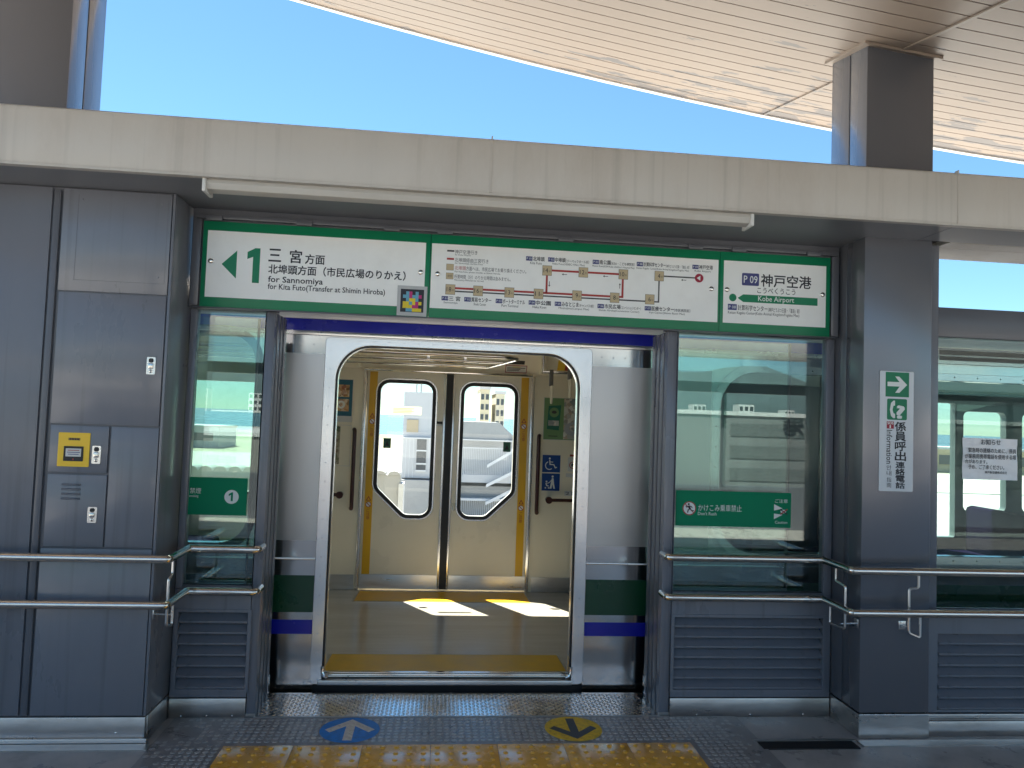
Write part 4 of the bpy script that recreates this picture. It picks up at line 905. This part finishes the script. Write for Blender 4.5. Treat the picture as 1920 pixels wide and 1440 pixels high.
# priority pictograms
for z0 in (1.083, .925):
    q_ = plate('pictogram', [rect(.897, z0, 1.053, z0+.148)], YFW-.003, .0025, BLUES, TR); yq = YFW-.0040
    if z0 > 1:
        sheet('symbol', circ(.960, z0+.119, .0085, 12), yq, PALE, q_); sheet('symbol', stroke([(.960, z0+.107), (.964, z0+.068), (.997, z0+.066), (1.010, z0+.040), (1.024, z0+.044)], .009), yq, PALE, q_)
        sheet('symbol', stroke([(.962, z0+.090), (.990, z0+.088)], .007), yq-.0006, PALE, q_)
        sheet('symbol', stroke([(.958+.034*math.cos(t), z0+.058+.034*math.sin(t)) for t in [R(110+25*i) for i in range(9)]], .008), yq-.0012, PALE, q_)
    else:
        sheet('symbol', circ(.990, z0+.122, .0095, 12), yq, PALE, q_); sheet('symbol', [(.983, z0+.108), (.998, z0+.108), (1.004, z0+.060), (1.014, z0+.018), (.998, z0+.018), (.990, z0+.056), (.982, z0+.018), (.966, z0+.018), (.976, z0+.068)], yq, PALE, q_)
        sheet('symbol', stroke([(.982, z0+.092), (.962, z0+.070), (.944, z0+.062)], .006), yq-.0006, PALE, q_); sheet('symbol', circ(.938, z0+.078, .008, 10), yq, PALE, q_)
        sheet('symbol', stroke([(.934, z0+.066), (.940, z0+.044), (.958, z0+.040)], .010), yq, PALE, q_)
        for xx in (.930, .958): sheet('symbol', circ(xx, z0+.024, .007, 10), yq, PALE, q_)
sheet('number_label', rect(1.098, .884, 1.28, .926), YFW-.0012, WHITE, TR); text('2101', (1.106, .893, 1.25, .918), YFW-.002, INK, TR)
q_ = plate('emergency_box', [rr(1.118, 1.095, 1.25, 1.215, .006, 3)], YFW-.012, .011, WHITE, TR, bev=.002); sheet('button', circ(1.16, 1.15, .014, 14), YFW-.0126, INK, q_); plate('button_ring', [circ(1.16, 1.15, .03, 18), circ(1.16, 1.15, .024, 18)], YFW-.0126, .0006, RED, q_)
sheet('red_mark', rect(1.135, 1.224, 1.185, 1.242), YFW-.002, RED, TR); sheet('small_label', rect(1.105, 1.045, 1.25, 1.078), YFW-.0012, WHITE, TR)
# overhead: rail loop, vents, notices, straps
MB().tube(arc_path([(-2.4, 4.88, 1.945), (.44, 4.88, 1.945), (.52, 5.00, 1.945), (.38, 5.88, 1.945), (-2.4, 5.88, 1.945)], .04), .015, 10).build('overhead_rail', CHROME, TR, smooth=True)
MB().tube([(-2.4, 5.38, 1.945), (.45, 5.38, 1.945)], .013, 10).build('overhead_rail', CHROME, TR, smooth=True)
for x in (-.10, .17): bx('rail_hanger', CHROME, TR, x-.012, x+.012, 5.36, 5.40, 1.950, 2.156, .002)
def slant(x0, x1, z0, z1, name, m, dy=0):
    """thin sheet lying on the slanted cornice panel"""
    def yv(z): return 6.222 - (z-1.92)*(6.222-6.034)/(2.15-1.92) - .002 - dy
    return MB().add([(x0, yv(z0), z0), (x1, yv(z0), z0), (x1, yv(z1), z1), (x0, yv(z1), z1), (x0, yv(z0)+.003, z0), (x1, yv(z0)+.003, z0), (x1, yv(z1)+.003, z1), (x0, yv(z1)+.003, z1)],
                    [(0, 1, 2, 3), (7, 6, 5, 4), (0, 4, 5, 1), (1, 5, 6, 2), (2, 6, 7, 3), (3, 7, 4, 0)]).build(name, m, TR)
for z in (1.985, 2.030): slant(-.255, .18, z, z+.014, 'speaker_slot', BLACK); slant(.20, .31, z, z+.014, 'speaker_slot', mat('slot_bronze', (.10, .06, .03), .5))
slant(.565, .70, 1.995, 2.025, 'indicator_window', BLACK)
slant(.54, .725, 1.925, 1.987, 'warning_label', RED); slant(.545, .72, 1.930, 1.982, 'label_face', WHITE, .001)
for k, (a, b, z) in enumerate(((.60, .67, 1.971), (.555, .71, 1.962), (.555, .67, 1.952), (.555, .66, 1.942))): slant(a, b, z, z+.005, 'label_line', YEL_I if k == 0 else INKG, .0025)
slant(.985, 1.40, 1.935, 2.10, 'advert_panel', YELP); slant(1.05, 1.38, 1.96, 2.02, 'advert_print', RED, .0015)
bx('partition_frame', WALLC, TR, .835, .865, 6.00, 6.26, 1.92, 2.155); bx('partition_frame', WALLC, TR, -.70, -.672, 6.00, 6.26, 1.92, 2.155)
for k, (x, z) in enumerate(((.803, 1.875), (.932, 1.900))):
    yy = 5.30
    if k == 0: MB().tube([(.74, yy, 2.15), (.74, yy, 1.885), (1.49, yy, 1.885)], .013, 10).build('strap_rail', CHROME, TR, smooth=True); MB().tube([(.86, 5.05, 2.15), (.875, 5.05, 1.925), (1.49, 5.05, 1.925)], .013, 10).build('strap_rail', CHROME, TR, smooth=True)
    yy = 5.30 if k == 0 else 5.05
    x = x if k == 0 else .895; z = 1.885 if k == 0 else 1.925
    s_ = bx('hand_strap', STRAP, TR, x-.014, x+.014, yy-.016, yy+.016, z-.105, z+.016, .003)
    mb = MB(); n = 20; rim = [(yy + .040*math.cos(2*math.pi*i/n)*(.72+.28*math.sin(2*math.pi*i/n)), z-.165 + .062*math.sin(2*math.pi*i/n)) for i in range(n)]
    mb.tube([(x + .006, a, b) for a, b in rim] + [(x+.006, *rim[0])], .0085, 8).build('strap_handle', STRAPW, s_, smooth=True)
# seats seen through the right-hand windows
for k, x in enumerate((1.9, 3.0, 4.35, 5.25)):
    st = MB().box(x, x+.46, 5.35, 6.22, .40, .50, .03).build('seat', SEATM, TR, smooth=True)
    bx('seat_back', SEATM, st, x+.40, x+.50, 5.35, 6.22, .48, .90, .04); bx('seat_base', PAINT_D, st, x+.06, x+.40, 5.42, 6.18, ZF, .40, .01)
for x in (-3.2, -2.2):
    st = MB().box(x, x+.46, 5.35, 6.22, .40, .50, .03).build('seat', SEATM, TR, smooth=True)
    bx('seat_back', SEATM, st, x-.04, x+.06, 5.35, 6.22, .48, .98, .04); bx('seat_base', PAINT_D, st, x+.06, x+.40, 5.42, 6.18, ZF, .40, .01)
for x in (2.9, 5.2): MB().tube([(x, 5.33, ZF), (x, 5.33, 2.15)], .016, 10).build('stanchion', CHROME, TR, smooth=True)

# ================================================================== BEYOND THE TRAIN
GREYW = mat('pale_grey_wall', (.52, .53, .54), .7, var=.05, vscale=.3); GREYC = mat('grey_concrete', (.36, .36, .35), .8, var=.10, vscale=.5)
GLZ = mat('dark_window_glass', (.05, .06, .07), .12, var=.05); RAILW = mat('white_railing', (.62, .64, .65), .45, var=.03); BEIGE = mat('beige_render', (.52, .42, .27), .8, var=.06, vscale=.05)
PW_ = thing('parapet_wall', 'grey parapet wall with scalloped coping beyond the train', 'wall', (-4, 9.1, -1.3))
bx('wall_face', GREYC, PW_, -14, -.44, 9.0, 9.25, -1.25, .80, .01)
mb = MB()
for k in range(40):
    x = -.52 - k*.17; mb.prism([(x+.075*math.cos(t), .80+.05*math.sin(t)) for t in [math.pi*i/6 for i in range(7)]], 8.98, 9.27, 'xz')
mb.build('coping_scallops', GREYC, PW_, kind='stuff')
bx('wall_end', GREYW, PW_, -.46, -.40, 8.97, 9.28, -1.25, .70)
K = 3.75
def kx(x): return x*K
def kz(z): return 1.53 + (z-1.53)*K
SW = thing('stair_tower', 'pale grey stair tower with a window bay seen through the left door window', 'building', (-1.7, 61, -8))
bx('shaft', GREYW, SW, kx(-.78), kx(.10), 60, 63, kz(1.06), kz(2.04)); bx('bay', GREYW, SW, kx(-.77), kx(.12), 59.6, 63, kz(.19), kz(1.03)); bx('base', GREYC, SW, kx(-.76), kx(.30), 59.0, 64, -8, kz(.16))
bx('coping', RAILW, SW, kx(-.79), kx(.12), 59.5, 63.1, kz(1.032), kz(1.058)); bx('notice_board', BEIGE, SW, kx(-.70), kx(-.45), 59.9, 59.99, kz(1.17), kz(1.44))
for a, b in ((.80, 1.02), (.52, .76), (.37, .47)):
    wn = bx('window', GLZ, SW, kx(-.46), kx(-.26), 59.5, 59.59, kz(a), kz(b)); bx('window_sill', RAILW, wn, kx(-.47), kx(-.25), 59.42, 59.595, kz(a)-.12, kz(a)-.01)
for x in (-.70, -.62, -.54): bx('wall_rib', RAILW, SW, kx(x), kx(x)+.05, 59.55, 59.595, kz(.2), kz(1.02))
for x in (-.53, -.43): MB().tube([(kx(x), 61, kz(2.04)), (kx(x), 61, kz(2.04)+6)], .06, 6).build('mast_leg', GREYC, SW)
for z in (1.2, 2.6, 4.0): bx('mast_rung', GREYC, SW, kx(-.53), kx(-.43), 60.97, 61.03, kz(2.04)+z, kz(2.04)+z+.06)
FB = thing('footbridge_building', 'pale grey flat-roofed walkway building with railings seen through the right door window', 'building', (4, 62, -8))
bx('lower_wall', GREYC, FB, kx(.31), kx(3.2), 61, 66, -8, kz(.02)); bx('deck', GREYW, FB, kx(.31), kx(3.2), 60, 66, kz(.12), kz(.29)); bx('rear_wall', GREYW, FB, kx(.31), kx(3.2), 64, 64.4, kz(.29), kz(1.05))
MB().prism([(kx(.31), kz(1.06)), (kx(1.75), kz(1.06)), (kx(1.32), kz(1.44)), (kx(.31), kz(1.44))], 60.5, 66, 'xz').build('roof', GREYC, FB)
bx('eaves', RAILW, FB, kx(.31), kx(1.8), 60.2, 66.2, kz(1.03), kz(1.055))
rl = bx('railing_top', RAILW, FB, kx(.31), kx(2.4), 60.05, 60.15, kz(.86), kz(.88))
mb = MB(); x = kx(.33)
while x < kx(2.4): mb.box(x, x+.05, 60.07, 60.12, kz(.29), kz(.86)); x += .145
mb.build('railing_bars', RAILW, FB, kind='stuff')
for z0, z1 in ((.45, .80), (.03, .30), (-.35, -.1)):
    MB().prism([(kx(1.06), kz(z0)), (kx(2.1), kz(z1+.28)), (kx(2.1), kz(z1+.36)), (kx(1.06), kz(z0+.07))], 59.5, 59.7, 'xz').build('stair_stringer', RAILW, FB)
bx('lower_ledge', RAILW, FB, kx(.31), kx(2.4), 59.8, 60.9, kz(-.27), kz(-.22))
mb = MB(); x = kx(.33)
while x < kx(2.4): mb.box(x, x+.05, 60.3, 60.36, kz(-.75), kz(-.28)); x += .16
mb.build('lower_bars', RAILW, FB, kind='stuff')
def block(label, x0, x1, y0, y1, z1, m, rows, cols, glz=GLZ, zb=-8, face=-1, group=None):
    B = thing('block_building', label, 'building', ((x0+x1)/2, (y0+y1)/2, zb), group)
    bx('wall', m, B, x0, x1, y0, y1, zb, z1); bx('roof_parapet', GREYW, B, x0-.2, x1+.2, y0-.2, y1+.2, z1+.02, z1+.6)
    yf = y0-.06 if face < 0 else y1+.06
    for i in range(cols):
        for j in range(rows):
            a = x0 + (x1-x0)*(i+.18)/cols; b = x0 + (x1-x0)*(i+.82)/cols; c = zb + 1 + (z1-zb-1.5)*(j+.25)/rows; d = zb + 1 + (z1-zb-1.5)*(j+.8)/rows
            bx('window', glz, B, a, b, min(yf, yf+.05), max(yf, yf+.05), c, d)
    return B
block('tall cream block standing in for a reflection in the right door window', 7.6, 9.4, 140, 152, 7.0, mat('cream_tower', (.60, .54, .38), .7), 7, 2)  # added block in place of a cream reflection in the door glass
block('second, lower cream block standing in for a reflection in the right door window', 10.6, 12.3, 140, 152, 6.2, mat('cream_reflection_b', (.58, .53, .40), .7), 6, 2)  # second added block for the same reflection
block('long low beige shed beyond the airfield right of the train', 60, 150, 172, 186, -2.2, BEIGE, 1, 10)
block('low pale terminal shed far beyond the left of the train', -95, -52, 180, 195, -3.2, GREYW, 1, 6)
MA = thing('lightning_mast', 'thin dark mast against the sky right of the pillar', 'mast', (36.6, 60, -8)); MB().tube([(36.6, 60, -8), (36.6, 60, 13.5)], .09, 8).build('mast_pole', GREYC, MA); MB().tube([(36.6, 60, 13.5), (36.6, 60, 16.2)], .04, 6).build('mast_tip', GREYC, MA)

# ================================================================== OPPOSITE PLATFORM SIDE AND THE TOWN BEHIND THE VIEWER
OP = thing('platform_barrier', 'low grey barrier with open beam on the opposite side of the platform', 'barrier', (0, -3.0, 0))
bx('low_wall', PAINT, OP, -14, 16, -3.05, -3.0, 0, .64); bx('beam', PAINT_D, OP, -14, 16, -3.06, -2.99, 2.045, 2.20)
for k in range(14): bx('mullion', PAINT_D, OP, -13+k*2.155, -12.94+k*2.155, -3.055, -2.995, .641, 2.044)
TB = block('wide terminal building across the forecourt behind the platform', 25, 120, -120, -95, 3.2, mat('terminal_cladding', (.17, .18, .185), .6, var=.10, vscale=.1), 3, 1, glz=mat('tinted_strip_window', (.12, .13, .135), .3), face=1)
text('神戸空港', (-63, .6, -50, 2.9), -94.8, INK, TB, view='back', bold=.02)
block('grey parking building left across the forecourt behind the platform', -75, -20, -130, -105, -2.5, mat('parking_concrete', (.22, .22, .21), .8), 2, 1, glz=MATS['tinted_strip_window'], face=1)
for k in range(16):
    x = -1900 + k*240 + random.uniform(-60, 60); h = random.uniform(25, 95); wd = random.uniform(40, 90)
    block('pale tower block in the city skyline across the water behind the platform', x, x+wd, -2900-60, -2900, h, GREYW, 3, 3, face=1, group='city blocks on the far shore')
TENT = mat('white_tent', (.62, .58, .48), .7)
for k in range(6):
    x = -52+k*8.5; T = thing('white_tent', 'white pitched tent on the forecourt behind the platform, %s from the left' % ['first', 'second', 'third', 'fourth', 'fifth', 'sixth'][k], 'tent', (x, -60, -8), 'white tents on the forecourt')
    MB().add([(x-3, -63, -5.4), (x+3, -63, -5.4), (x+3, -57, -5.4), (x-3, -57, -5.4), (x, -60, -4.0)], [(0, 1, 4), (1, 2, 4), (2, 3, 4), (3, 0, 4), (3, 2, 1, 0)]).build('tent_roof', TENT, T)
    for a in (-2.8, 2.8):
        for b in (-2.8, 2.8): MB().tube([(x+a, -60+b, -8), (x+a, -60+b, -5.4)], .06, 6).build('tent_leg', RAILW, T)
# hills
vs, fs = [], []; nx = 120
for i in range(nx+1):
    x = -14000 + 28000*i/nx
    h = 520 + 160*math.sin(x*.0006+1) + 90*math.sin(x*.0017+2) + 45*math.sin(x*.0041) + random.uniform(-12, 12)
    vs += [(x, -5200, -8), (x, -6200, h*.45 + random.uniform(-20, 20)), (x, -7600, h), (x, -9500, -8)]
for i in range(nx):
    for k in range(3): fs.append((i*4+k, i*4+k+1, i*4+5+k, i*4+4+k))
MB().add(vs, fs).build('hills', mat('hazy_forest_hills', (.06, .09, .10), .95, var=.2, vscale=.002), None, kind='structure')  # distance haze is put into the blue-green forest colour
HZ = None
